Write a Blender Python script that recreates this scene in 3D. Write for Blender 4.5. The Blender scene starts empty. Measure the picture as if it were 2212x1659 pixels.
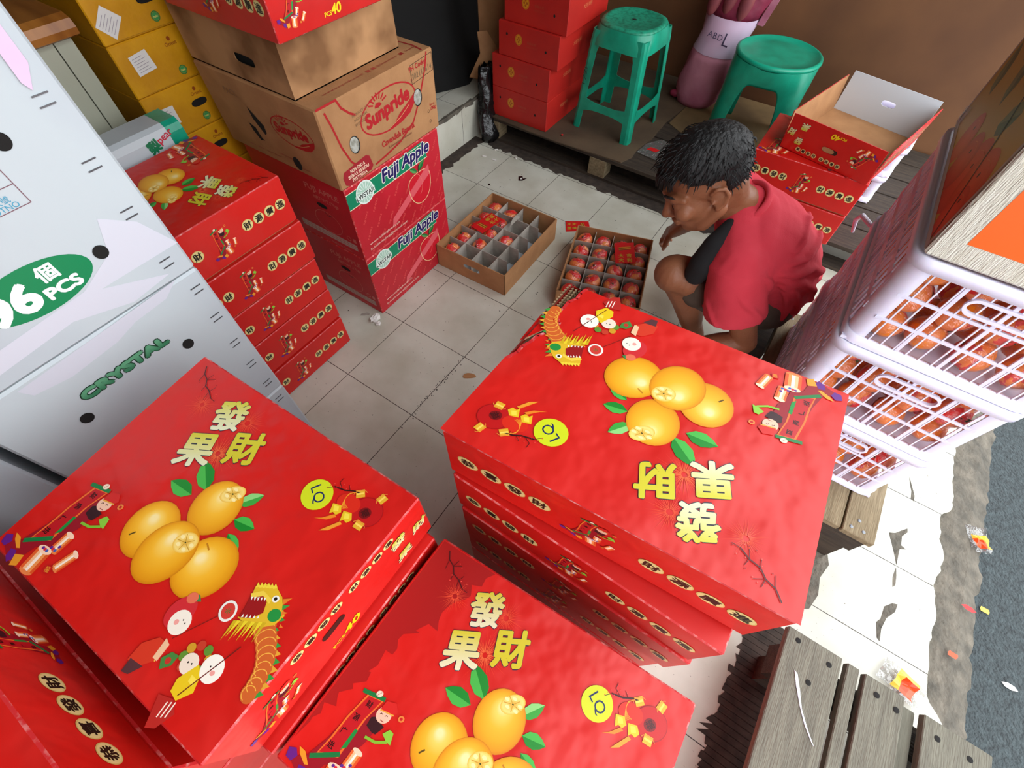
import bpy, bmesh, math, random
from mathutils import Vector, Matrix, noise
random.seed(7)
SC = bpy.context.scene
COL = SC.collection
PI = math.pi

# ------------------------------------------------------------------ colours and materials
def lin(c):
    c = [x / 255.0 for x in c]
    return tuple(x / 12.92 if x <= .04045 else ((x + .055) / 1.055) ** 2.4 for x in c)

def nodes(name):
    m = bpy.data.materials.new(name); m.use_nodes = True
    nt = m.node_tree
    return m, nt, nt.nodes['Principled BSDF']

def mat(name, rgb, rough=.6, rgb2=None, scale=20., lo=.35, hi=.65, bump=0., bscale=60., spec=.5, coat=0., metal=0., stretch=None, detail=4., sss=0., trans=0., bdist=.01):
    """colour (sRGB 0-255) with an optional noise mix to a second colour and a noise bump"""
    m, nt, b = nodes(name)
    N, L = nt.nodes, nt.links
    b.inputs['Roughness'].default_value = rough
    b.inputs['Specular IOR Level'].default_value = spec
    b.inputs['Coat Weight'].default_value = coat
    b.inputs['Coat Roughness'].default_value = .15
    b.inputs['Metallic'].default_value = metal
    b.inputs['Base Color'].default_value = lin(rgb) + (1,)
    if sss: b.inputs['Subsurface Weight'].default_value = sss; b.inputs['Subsurface Radius'].default_value = (.02, .012, .008); b.inputs['Subsurface Scale'].default_value = .5
    if trans: b.inputs['Transmission Weight'].default_value = trans
    tc = N.new('ShaderNodeTexCoord')
    src = tc.outputs['Object']
    if stretch:
        mp = N.new('ShaderNodeMapping'); mp.inputs['Scale'].default_value = stretch
        L.new(src, mp.inputs['Vector']); src = mp.outputs['Vector']
    if rgb2 is not None:
        n = N.new('ShaderNodeTexNoise'); n.inputs['Scale'].default_value = scale; n.inputs['Detail'].default_value = detail
        L.new(src, n.inputs['Vector'])
        r = N.new('ShaderNodeMapRange'); r.inputs['From Min'].default_value = lo; r.inputs['From Max'].default_value = hi
        L.new(n.outputs['Fac'], r.inputs['Value'])
        mx = N.new('ShaderNodeMix'); mx.data_type = 'RGBA'
        mx.inputs[6].default_value = lin(rgb) + (1,); mx.inputs[7].default_value = lin(rgb2) + (1,)
        L.new(r.outputs['Result'], mx.inputs[0]); L.new(mx.outputs[2], b.inputs['Base Color'])
    if bump:
        n2 = N.new('ShaderNodeTexNoise'); n2.inputs['Scale'].default_value = bscale; n2.inputs['Detail'].default_value = 3
        L.new(src, n2.inputs['Vector'])
        bp = N.new('ShaderNodeBump'); bp.inputs['Strength'].default_value = bump; bp.inputs['Distance'].default_value = bdist
        L.new(n2.outputs['Fac'], bp.inputs['Height']); L.new(bp.outputs['Normal'], b.inputs['Normal'])
    return m

M = {}
RED = (214, 24, 18)
M['red'] = mat('red_printed_card', (204, 26, 20), .36, (192, 22, 18), 9, bump=.25, bscale=7, spec=.45, bdist=.012)
M['red_worn'] = mat('worn_red_card', (206, 25, 19), .36, (204, 52, 46), 7, .5, .9, bump=.6, bscale=9, spec=.5, bdist=.016)
M['scuff'] = mat('scuffed_card_edge', (196, 30, 34), .55, (226, 150, 146), 90, .5, .74)
M['kraft'] = mat('kraft_card', (176, 128, 84), .8, (160, 113, 72), 12, bump=.1, bscale=200)
M['kraft_stain'] = mat('stained_kraft_card', (180, 134, 90), .8, (122, 82, 46), 4.5, .46, .62)
M['kraft_in'] = mat('raw_corrugated_card', (188, 160, 124), .85, (150, 122, 92), 60)
M['greycard'] = mat('grey_divider_card', (176, 168, 158), .85, (150, 142, 132), 20)
M['whitecard'] = mat('white_card', (184, 192, 196), .5, (172, 178, 186), 5, .45, .8)
M['whitein'] = mat('white_card_inside', (206, 214, 222), .6)
M['orangered'] = mat('orange_red_card', (192, 34, 24), .5, (176, 28, 22), 7)
M['yellow'] = mat('yellow_card', (226, 164, 16), .4, (200, 138, 10), 8, bump=.2, bscale=25)
M['green_pl'] = mat('green_plastic', (16, 158, 126), .32, (10, 128, 100), 14, .4, .8, bump=.05, bscale=90)
M['green_worn'] = mat('worn_green_plastic', (30, 150, 118), .45, (12, 104, 78), 70, .42, .7)
M['black'] = mat('black_plastic_film', (16, 15, 16), .25, bump=.8, bscale=30)
M['dark'] = mat('unlit_room_black', (10, 9, 9), .9)  # darkness of the back room, put into the colour
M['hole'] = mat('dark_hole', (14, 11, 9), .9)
M['woodgrey'] = mat('weathered_grey_wood', (116, 113, 99), .85, (92, 88, 77), 9, .3, .7, bump=.35, bscale=40, stretch=(9, .8, 9))
M['woodtan'] = mat('old_tan_wood', (136, 120, 92), .8, (104, 88, 62), 10, .35, .7, bump=.3, bscale=40, stretch=(9, .8, 9))
M['wooddark'] = mat('dark_old_wood', (64, 52, 40), .85, (44, 34, 26), 10, bump=.3, bscale=40, stretch=(.8, 8, 8))
M['board'] = mat('dirty_fibre_board', (92, 74, 54), .8, (66, 52, 38), 5, .35, .7, bump=.1, bscale=40)
M['boardlight'] = mat('kraft_sheet_on_board', (134, 108, 70), .8, (100, 80, 52), 6, .35, .7)
M['ply'] = mat('brown_plywood', (120, 78, 44), .7, (86, 52, 28), 2.2, .3, .72, bump=.05, bscale=60)
M['orangewood'] = mat('varnished_orange_wood', (176, 112, 46), .35, (140, 82, 28), 4, stretch=(1, 6, 1))
M['cabinet'] = mat('pale_painted_panel', (176, 178, 160), .5, (158, 158, 138), 3, .4, .8)
M['film'] = None
M['white_pl'] = mat('milky_white_plastic', (222, 218, 238), .35, sss=.35, spec=.5)
M['rind'] = mat('mandarin_rind', (252, 146, 26), .35, (242, 116, 14), 30, bump=.2, bscale=160, coat=.5)
M['redpaper'] = mat('red_paper_disc', (230, 26, 18), .4, (214, 20, 16), 30, bump=.3, bscale=90, coat=.4)
M['leafgreen'] = mat('dark_green_leaf', (30, 62, 22), .45)
M['envred'] = mat('red_envelope_paper', (206, 22, 26), .45)
M['tissue'] = mat('crumpled_tissue', (226, 222, 218), .9)
M['skin'] = mat('brown_skin', (152, 98, 68), .45, (138, 86, 58), 14, bump=.12, bscale=160, sss=.12, spec=.4)
M['lip'] = mat('lip_skin', (128, 70, 58), .5)
M['hair'] = mat('black_hair', (7, 6, 7), .6, (14, 13, 14), 60, stretch=(1, 1, .25), bump=1., bscale=70, bdist=.01)
M['shirt'] = mat('red_cotton', (214, 58, 74), .9, (204, 50, 66), 9, bump=.12, bscale=300)
M['blackcloth'] = mat('black_cotton', (22, 22, 24), .9)
M['shorts'] = mat('grey_brown_cotton', (86, 74, 62), .9, (74, 62, 52), 20)
M['sandal'] = mat('dark_rubber', (24, 20, 20), .6)
M['pinkmesh'] = mat('pink_mesh_sack', (196, 128, 146), .7, (172, 96, 120), 6, bump=.4, bscale=14, bdist=.02)
M['pinkdeep'] = mat('deep_pink_mesh', (140, 36, 66), .6, (104, 24, 50), 9, bump=.4, bscale=30)
M['pinkwhite'] = mat('pink_tinted_paper', (216, 180, 206), .7, (206, 196, 220), 4)
M['potato'] = mat('sweet_potato_skin', (146, 72, 70), .7, (120, 52, 60), 10)
M['steel'] = mat('staple_steel', (120, 122, 126), .35, metal=.8)
M['asphalt'] = mat('asphalt', (66, 76, 78), .85, (44, 50, 52), 60, .3, .7, bump=.8, bscale=150)
M['concrete'] = mat('broken_concrete', (112, 104, 92), .9, (74, 70, 62), 22, .3, .7, bump=.8, bscale=50)
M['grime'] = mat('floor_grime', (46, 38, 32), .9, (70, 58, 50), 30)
M['dirtspot'] = mat('dirt_speck', (34, 28, 26), .9)
M['wall_dark'] = mat('unlit_wall_black', (20, 18, 17), .95)  # near-black paints in the darkness of the unlit back room
M['wall_unseen'] = mat('unseen_brown_wall', (92, 80, 70), .9)
M['ceil'] = mat('grey_ceiling', (150, 148, 140), .9)
M['clearpl'] = None

def ink_mat():
    m, nt, b = nodes('printed_ink')
    a = nt.nodes.new('ShaderNodeAttribute'); a.attribute_name = 'Col'
    nt.links.new(a.outputs['Color'], b.inputs['Base Color'])
    b.inputs['Roughness'].default_value = .38
    b.inputs['Specular IOR Level'].default_value = .45
    return m
M['ink'] = ink_mat()

def film_mat(name, tint, clear):
    m, nt, b = nodes(name)
    N, L = nt.nodes, nt.links
    out = N['Material Output']
    tr = N.new('ShaderNodeBsdfTransparent'); tr.inputs['Color'].default_value = lin(tint) + (1,)
    gl = N.new('ShaderNodeBsdfGlossy'); gl.inputs['Roughness'].default_value = .12
    no = N.new('ShaderNodeTexNoise'); no.inputs['Scale'].default_value = 45; no.inputs['Detail'].default_value = 3
    tc = N.new('ShaderNodeTexCoord'); L.new(tc.outputs['Object'], no.inputs['Vector'])
    bp = N.new('ShaderNodeBump'); bp.inputs['Strength'].default_value = 1.; bp.inputs['Distance'].default_value = .02
    L.new(no.outputs['Fac'], bp.inputs['Height']); L.new(bp.outputs['Normal'], gl.inputs['Normal'])
    df = N.new('ShaderNodeBsdfDiffuse'); df.inputs['Color'].default_value = (.9, .88, .86, 1)
    m0 = N.new('ShaderNodeMixShader'); m0.inputs[0].default_value = .35; L.new(gl.outputs[0], m0.inputs[1]); L.new(df.outputs[0], m0.inputs[2])
    mx = N.new('ShaderNodeMixShader'); mx.inputs[0].default_value = 1 - clear
    L.new(tr.outputs[0], mx.inputs[1]); L.new(m0.outputs[0], mx.inputs[2])
    L.new(mx.outputs[0], out.inputs['Surface'])
    return m
M['film'] = film_mat('clear_cellophane', (255, 250, 246), .86)
M['clearpl'] = film_mat('clear_plastic_bag', (225, 225, 225), .75)

def tile_mat(name, px, py, ox, oy, ylines=True):
    """cream floor tiles with thin dark joints, joints every px, py metres"""
    m, nt, b = nodes(name)
    N, L = nt.nodes, nt.links
    b.inputs['Roughness'].default_value = .42
    tc = N.new('ShaderNodeTexCoord'); sp = N.new('ShaderNodeSeparateXYZ'); L.new(tc.outputs['Object'], sp.inputs[0])
    def math_(op, a, bb=None):
        n = N.new('ShaderNodeMath'); n.operation = op
        for i, v in enumerate((a, bb)):
            if v is None: continue
            if isinstance(v, (int, float)): n.inputs[i].default_value = v
            else: L.new(v, n.inputs[i])
        return n.outputs[0]
    wob = N.new('ShaderNodeTexNoise'); wob.inputs['Scale'].default_value = 60; L.new(tc.outputs['Object'], wob.inputs['Vector'])
    def line(s, p, o):
        q = math_('ADD', math_('DIVIDE', math_('SUBTRACT', s, o), p), .5)
        d = math_('MULTIPLY', math_('ABSOLUTE', math_('SUBTRACT', math_('FRACT', q), .5)), p)
        d = math_('SUBTRACT', d, math_('MULTIPLY', math_('SUBTRACT', wob.outputs['Fac'], .5), .0016))
        return math_('LESS_THAN', d, .0012)
    g = line(sp.outputs['Y'], py, oy)
    if ylines: g = math_('MAXIMUM', g, line(sp.outputs['X'], px, ox))
    n = N.new('ShaderNodeTexNoise'); n.inputs['Scale'].default_value = 5; n.inputs['Detail'].default_value = 6; L.new(tc.outputs['Object'], n.inputs['Vector'])
    r = N.new('ShaderNodeMapRange'); r.inputs['From Min'].default_value = .38; r.inputs['From Max'].default_value = .8; L.new(n.outputs['Fac'], r.inputs['Value'])
    c1 = N.new('ShaderNodeMix'); c1.data_type = 'RGBA'
    c1.inputs[6].default_value = lin((204, 203, 190)) + (1,); c1.inputs[7].default_value = lin((172, 168, 150)) + (1,)
    L.new(r.outputs[0], c1.inputs[0])
    v = N.new('ShaderNodeTexNoise'); v.inputs['Scale'].default_value = 130; v.inputs['Detail'].default_value = 2; L.new(tc.outputs['Object'], v.inputs['Vector'])
    r2 = N.new('ShaderNodeMapRange'); r2.inputs['From Min'].default_value = .70; r2.inputs['From Max'].default_value = .78; L.new(v.outputs['Fac'], r2.inputs['Value'])
    c2 = N.new('ShaderNodeMix'); c2.data_type = 'RGBA'; c2.inputs[7].default_value = lin((90, 78, 66)) + (1,)
    L.new(c1.outputs[2], c2.inputs[6]); L.new(r2.outputs[0], c2.inputs[0])
    c3 = N.new('ShaderNodeMix'); c3.data_type = 'RGBA'; c3.inputs[7].default_value = lin((58, 48, 42)) + (1,)
    L.new(c2.outputs[2], c3.inputs[6]); L.new(g, c3.inputs[0])
    L.new(c3.outputs[2], b.inputs['Base Color'])
    return m
M['tile'] = tile_mat('cream_floor_tile', .3, .3, 0, 0)
M['tile_out'] = tile_mat('cream_outer_tile', .3, .2435, 0, -.548, False)
M['tile_step'] = tile_mat('cream_step_tile', .3, .3, -.42, .245)

# ------------------------------------------------------------------ mesh builder
class MB:
    def __init__(s): s.v = []; s.f = []; s.m = []; s.c = []; s.mats = []; s.cur = 0; s.smooth = []; s.sm = False
    def use(s, name):
        mm = M[name]
        if mm not in s.mats: s.mats.append(mm)
        s.cur = s.mats.index(mm); return s
    def vert(s, p, c=(1, 1, 1)):
        s.v.append(tuple(p)); s.c.append(c); return len(s.v) - 1
    def face(s, idx):
        s.f.append(tuple(idx)); s.m.append(s.cur); s.smooth.append(s.sm)
    def poly(s, pts, c=(1, 1, 1)):
        s.face([s.vert(p, c) for p in pts])
    def box(s, lo, hi, ch=0.):
        x0, y0, z0 = lo; x1, y1, z1 = hi
        P = {(i, j, k): Vector((hi[0] if i else lo[0], hi[1] if j else lo[1], hi[2] if k else lo[2])) for i in (0, 1) for j in (0, 1) for k in (0, 1)}
        s.hexa(P, ch); return s
    def hexa(s, P, ch=0., edge=None, skip=()):
        """six-sided block from eight corners, with chamfered edges (edge = material of the chamfer)"""
        F = {'zm': [(0,0,0),(0,1,0),(1,1,0),(1,0,0)], 'zp': [(0,0,1),(1,0,1),(1,1,1),(0,1,1)], 'ym': [(0,0,0),(1,0,0),(1,0,1),(0,0,1)],
             'yp': [(1,1,0),(0,1,0),(0,1,1),(1,1,1)], 'xm': [(0,1,0),(0,0,0),(0,0,1),(0,1,1)], 'xp': [(1,0,0),(1,1,0),(1,1,1),(1,0,1)]}
        if ch <= 0:
            id_ = {k: s.vert(v) for k, v in P.items()}
            for n, q in F.items():
                if n not in skip: s.face([id_[k] for k in q])
            return
        I = {}
        for n, q in F.items():
            for a, k in enumerate(q):
                p = P[k]; e1 = P[q[(a+1) % 4]] - p; e2 = P[q[a-1]] - p
                I[n, k] = s.vert(p + e1.normalized() * ch + e2.normalized() * ch)
        for n, q in F.items():
            if n not in skip: s.face([I[n, k] for k in q])
        keep = s.cur
        if edge: s.use(edge)
        names = list(F)
        for a in range(6):
            for b in range(a + 1, 6):
                sh = [k for k in F[names[a]] if k in F[names[b]]]
                if len(sh) == 2:
                    q = F[names[a]]; i0, i1 = q.index(sh[0]), q.index(sh[1])
                    k0, k1 = (sh[0], sh[1]) if (i0 + 1) % 4 == i1 else (sh[1], sh[0])
                    s.face([I[names[a], k1], I[names[a], k0], I[names[b], k0], I[names[b], k1]])
        for k in P:
            fs = [n for n in names if k in F[n]]
            pts = [I[n, k] for n in fs]
            s.face(pts)
        s.cur = keep
    def tube(s, path, rad, n=10, cap=True):
        path = [Vector(p) for p in path]
        if not isinstance(rad, (list, tuple)): rad = [rad] * len(path)
        rings = []; up = None
        for i, p in enumerate(path):
            t = (path[min(i+1, len(path)-1)] - path[max(i-1, 0)]).normalized()
            if up is None:
                up = Vector((0, 0, 1)) if abs(t.z) < .9 else Vector((1, 0, 0))
            a = t.cross(up).normalized(); b = a.cross(t).normalized(); up = b
            rings.append([s.vert(p + (a * math.cos(2*PI*k/n) + b * math.sin(2*PI*k/n)) * rad[i]) for k in range(n)])
        for i in range(len(rings) - 1):
            for k in range(n):
                s.face([rings[i][k], rings[i][(k+1) % n], rings[i+1][(k+1) % n], rings[i+1][k]])
        if cap: s.face(rings[0][::-1]); s.face(rings[-1])
        return s
    def loft(s, rings, cap=True):
        ids = [[s.vert(p) for p in r] for r in rings]; n = len(ids[0])
        for i in range(len(ids) - 1):
            for k in range(n): s.face([ids[i][k], ids[i][(k+1) % n], ids[i+1][(k+1) % n], ids[i+1][k]])
        if cap: s.face(ids[0][::-1]); s.face(ids[-1])
        return s
    def lathe(s, prof, n=24, c=(0, 0, 0), sx=1., sy=1.):
        s.loft([[(c[0] + r*sx*math.cos(2*PI*k/n), c[1] + r*sy*math.sin(2*PI*k/n), c[2] + z) for k in range(n)] for r, z in prof]); return s
    def ball(s, c, r, n=12, m=8, sc=(1, 1, 1), R=None):
        rings = []
        for i in range(m + 1):
            a = -PI/2 + PI * min(max(i / m, .02), .98)
            ring = []
            for k in range(n):
                p = Vector((math.cos(a)*math.cos(2*PI*k/n)*sc[0], math.cos(a)*math.sin(2*PI*k/n)*sc[1], math.sin(a)*sc[2])) * r
                if R: p = R @ p
                ring.append(Vector(c) + p)
            rings.append(ring)
        s.loft(rings); return s
    def build(s, name, parent=None, loc=None, rot=None):
        me = bpy.data.meshes.new(name)
        me.from_pydata(s.v, [], s.f)
        for mm in s.mats: me.materials.append(mm)
        me.polygons.foreach_set('material_index', s.m)
        me.polygons.foreach_set('use_smooth', s.smooth)
        if any(c != (1, 1, 1) for c in s.c):
            a = me.color_attributes.new('Col', 'FLOAT_COLOR', 'POINT')
            flat = []
            for c in s.c: flat += [c[0], c[1], c[2], 1.]
            a.data.foreach_set('color', flat)
        me.update()
        o = bpy.data.objects.new(name, me); COL.objects.link(o)
        if parent: o.parent = parent
        if loc: o.location = loc
        if rot is not None: o.rotation_euler = (0, 0, rot) if isinstance(rot, (int, float)) else rot
        return o

def tag(o, label, cat, group=None, kind=None):
    if label: o['label'] = label
    if cat: o['category'] = cat
    if group: o['group'] = group
    if kind: o['kind'] = kind
    return o
def thing(name, label, cat, loc=(0, 0, 0), rot=0., group=None):
    o = bpy.data.objects.new(name, None); COL.objects.link(o); o.empty_display_size = .05
    o.location = loc; o.rotation_euler = (0, 0, rot) if isinstance(rot, (int, float)) else rot
    return tag(o, label, cat, group)
def structure(o): o['kind'] = 'structure'; return o
def copy_tree(o, loc=None, rot=None, label=None, group=None, parent=None):
    c = o.copy(); COL.objects.link(c)
    if parent: c.parent = parent
    if loc is not None: c.location = loc
    if rot is not None: c.rotation_euler = rot
    if label: c['label'] = label
    if group: c['group'] = group
    for ch in list(o.children): copy_tree(ch, parent=c)
    return c

# ------------------------------------------------------------------ printing: flat coloured shapes, millimetres
_glyph = {}
def glyphs(t, bold):
    k = (t, bold)
    if k not in _glyph:
        cu = bpy.data.curves.new('lettering', 'FONT'); cu.body = t; cu.offset = bold; cu.resolution_u = 3
        ob = bpy.data.objects.new('lettering', cu); COL.objects.link(ob)
        dg = bpy.context.evaluated_depsgraph_get()
        me = bpy.data.meshes.new_from_object(ob.evaluated_get(dg))
        vs = [(v.co.x, v.co.y) for v in me.vertices]; fs = [tuple(p.vertices) for p in me.polygons]
        bpy.data.objects.remove(ob); bpy.data.curves.remove(cu); bpy.data.meshes.remove(me)
        if vs:
            xs = [a for a, b in vs]; ys = [b for a, b in vs]
            cx, cy = (min(xs)+max(xs))/2, (min(ys)+max(ys))/2
            vs = [(a-cx, b-cy) for a, b in vs]; dims = (max(xs)-min(xs), max(ys)-min(ys))
        else: dims = (1, 1)
        _glyph[k] = (vs, fs, dims)
    return _glyph[k]

GOLD, CREAM, BLACK, WHITE = (206, 196, 48), (226, 206, 140), (30, 24, 18), (236, 232, 222)
class Print:
    """flat artwork: list of (points, faces, colours, layer)"""
    def __init__(s): s.items = []
    def poly(s, pts, col, L=1):
        s.items.append((pts, [tuple(range(len(pts)))], [lin(col)] * len(pts), L)); return s
    def ell(s, x, y, rx, ry=None, col=WHITE, L=1, rot=0., n=24):
        ry = rx if ry is None else ry; c, d = math.cos(rot), math.sin(rot)
        s.poly([(x + rx*math.cos(2*PI*k/n)*c - ry*math.sin(2*PI*k/n)*d, y + rx*math.cos(2*PI*k/n)*d + ry*math.sin(2*PI*k/n)*c) for k in range(n)], col, L); return s
    def ring(s, x, y, rx, ry, w, col, L=1, rot=0., a0=0., a1=2*PI, n=32):
        c, d = math.cos(rot), math.sin(rot); P = []
        for k in range(n + 1):
            a = a0 + (a1-a0)*k/n
            for q in (0, w):
                P.append((x + (rx-q)*math.cos(a)*c - (ry-q)*math.sin(a)*d, y + (rx-q)*math.cos(a)*d + (ry-q)*math.sin(a)*c))
        s.items.append((P, [(2*k, 2*k+2, 2*k+3, 2*k+1) for k in range(n)], [lin(col)]*len(P), L)); return s
    def line(s, pts, w, col, L=1):
        for (a, b) in zip(pts, pts[1:]):
            d = Vector((b[0]-a[0], b[1]-a[1]))
            if d.length < 1e-6: continue
            n = Vector((-d.y, d.x)).normalized() * w / 2; e = d.normalized() * w * .25
            s.poly([(a[0]-e.x+n.x, a[1]-e.y+n.y), (a[0]-e.x-n.x, a[1]-e.y-n.y), (b[0]+e.x-n.x, b[1]+e.y-n.y), (b[0]+e.x+n.x, b[1]+e.y+n.y)], col, L)
        return s
    def rect(s, x, y, w, h, col, L=1, rot=0.):
        c, d = math.cos(rot), math.sin(rot)
        s.poly([(x + a*c - b*d, y + a*d + b*c) for a, b in ((-w/2, -h/2), (w/2, -h/2), (w/2, h/2), (-w/2, h/2))], col, L); return s
    def blob(s, x, y, rx, ry, rot, stops, L=1, n=28, off=(0, 0)):
        """gradient ellipse of printed fruit: stops = [(t, colour)], from rim (t=1) to the highlight centre off"""
        c, d = math.cos(rot), math.sin(rot); P = []; C = []; F = []
        for t, col in stops:
            for k in range(n):
                a = 2*PI*k/n
                u = rx*math.cos(a)*t + off[0]*(1-t); v = ry*math.sin(a)*t + off[1]*(1-t)
                P.append((x + u*c - v*d, y + u*d + v*c)); C.append(lin(col))
        m = len(stops)
        for i in range(m - 1):
            for k in range(n): F.append((i*n+k, i*n+(k+1) % n, (i+1)*n+(k+1) % n, (i+1)*n+k))
        F.append(tuple((m-1)*n + k for k in range(n)))
        s.items.append((P, F, C, L)); return s
    def text(s, t, x, y, h, rot=0., col=BLACK, L=2, bold=0., w=None, shear=0., sx=1., shadow=None, grad=None):
        """lettering centred on x, y: h = its height, w = its width when given"""
        vs, fs, (dw, dh) = glyphs(t, 0.)
        k = h / dh; kx = (w / dw) if w else k * sx
        c, d = math.cos(rot), math.sin(rot)
        pts = []; cols = []
        for a, b in vs:
            u, v = a*kx + b*k*shear, b*k
            pts.append((x + u*c - v*d, y + u*d + v*c))
            if grad: f = min(max(b/dh + .5, 0), 1); cols.append(tuple(p*f + q*(1-f) for p, q in zip(lin(col), lin(grad))))
            else: cols.append(lin(col))
        if shadow:
            for ex, ey in ((1, -.4), (-.8, -.8), (-.8, .8), (.6, .9), (.4, -1.2)):
                o = h * (.02 + bold)
                s.items.append(([(p[0]+o*ex, p[1]+o*ey) for p in pts], fs, [lin(shadow)]*len(pts), L - .9 + .1*ex))
        o = bold * 1.1 * h / dh
        if bold < .012: s.items.append((pts, fs, cols, L)); return s
        for k_, (ex, ey) in enumerate(((-1, 0), (1, 0), (0, -1), (0, 1), (.7, .7), (-.7, .7), (.7, -.7), (-.7, -.7))[:4 if bold < .03 else 8]):
            s.items.append(([(a + ex*o, b_ + ey*o) for a, b_ in pts], fs, cols, L + .06*k_))
        return s
    def add(s, p, x=0., y=0., rot=0., k=1., dL=0):
        c, d = math.cos(rot)*k, math.sin(rot)*k
        for pts, fs, cols, L in p.items:
            s.items.append(([(x + a*c - b*d, y + a*d + b*c) for a, b in pts], fs, cols, L + dL))
        return s
    def stamp(s, mb, fn, lift=.0003, step=.00014):
        mb.use('ink')
        for q_, (pts, fs, cols, L) in enumerate(s.items):
            o = lift + step * L + 2.2e-6 * q_
            ids = [mb.vert(fn(a, b, o), c) for (a, b), c in zip(pts, cols)]
            for f in fs: mb.face([ids[i] for i in f])
def plane_map(o, ux, uy):
    o, ux, uy = Vector(o), Vector(ux).normalized(), Vector(uy).normalized(); n = ux.cross(uy)
    return lambda a, b, e: o + ux * (a/1000) + uy * (b/1000) + n * e
FACES = {'zp': [(0,0,1),(1,0,1),(1,1,1),(0,1,1)], 'ym': [(0,0,0),(1,0,0),(1,0,1),(0,0,1)], 'yp': [(1,1,0),(0,1,0),(0,1,1),(1,1,1)],
         'xm': [(0,1,0),(0,0,0),(0,0,1),(0,1,1)], 'xp': [(1,0,0),(1,1,0),(1,1,1),(1,0,1)]}
def face_map(P, f, nw, nh):
    """artwork of nominal size nw x nh mm, centred, stretched over one face of a corner block"""
    a, b, c, d = [P[k] for k in FACES[f]]
    n = (b - a).cross(d - a).normalized()
    def fn(x, y, e):
        s, t = x/nw + .5, y/nh + .5
        return a*(1-s)*(1-t) + b*s*(1-t) + c*s*t + d*(1-s)*t + n*e
    return fn
# ------------------------------------------------------------------ artwork of the red gift cartons
def firework(p, x, y, r, n=34, col=(232, 84, 52), seed=1, L=.6):
    rr = random.Random(seed)
    for k in range(n):
        a = 2*PI*k/n + rr.uniform(-.06, .06); q = r * rr.uniform(.6, 1.); w = .32
        c, d = math.cos(a), math.sin(a)
        p.poly([(x + c*r*.12 - d*w, y + d*r*.12 + c*w), (x + c*r*.12 + d*w, y + d*r*.12 - c*w), (x + c*q, y + d*q)], col, L)
def leaf(p, x, y, l, w, a, L=1, c1=(22, 132, 40), c2=(70, 176, 70)):
    c, d = math.cos(a), math.sin(a)
    q = [(0, 0), (.25, .42), (.55, .5), (.8, .3), (1, 0)]
    up = [(x + u*l*c - v*w*d, y + u*l*d + v*w*c) for u, v in q]
    dn = [(x + u*l*c + v*w*d, y + u*l*d - v*w*c) for u, v in q]
    p.poly(up + dn[-2:0:-1], c1, L)
    p.poly([up[0], up[1], up[2], up[3], up[4]], c2, L + .3)
FRUIT = [(1., (204, 122, 10)), (.93, (224, 146, 16)), (.75, (236, 164, 26)), (.5, (244, 180, 44)), (.25, (250, 206, 96)), (.1, (252, 226, 160))]
def bloom(p, x, y, rx, ry, rot, L):
    p.blob(x, y, rx, ry, rot, [(1., (240, 186, 66)), (.8, (248, 214, 122)), (.4, (242, 200, 100)), (.15, (226, 176, 70))], L, 18)
    for k in range(5):
        a = rot + 2*PI*k/5 + .3
        p.line([(x + rx*.18*math.cos(a), y + ry*.18*math.sin(a)), (x + rx*.75*math.cos(a), y + ry*.75*math.sin(a))], 1., (206, 150, 44), L + .3)
        p.ell(x + rx*.6*math.cos(a+.6), y + ry*.6*math.sin(a+.6), rx*.2, ry*.18, (252, 228, 160), L + .2, n=10)
    p.ell(x, y, 1.3, 1., (60, 66, 20), L + .5, n=8)
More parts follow.
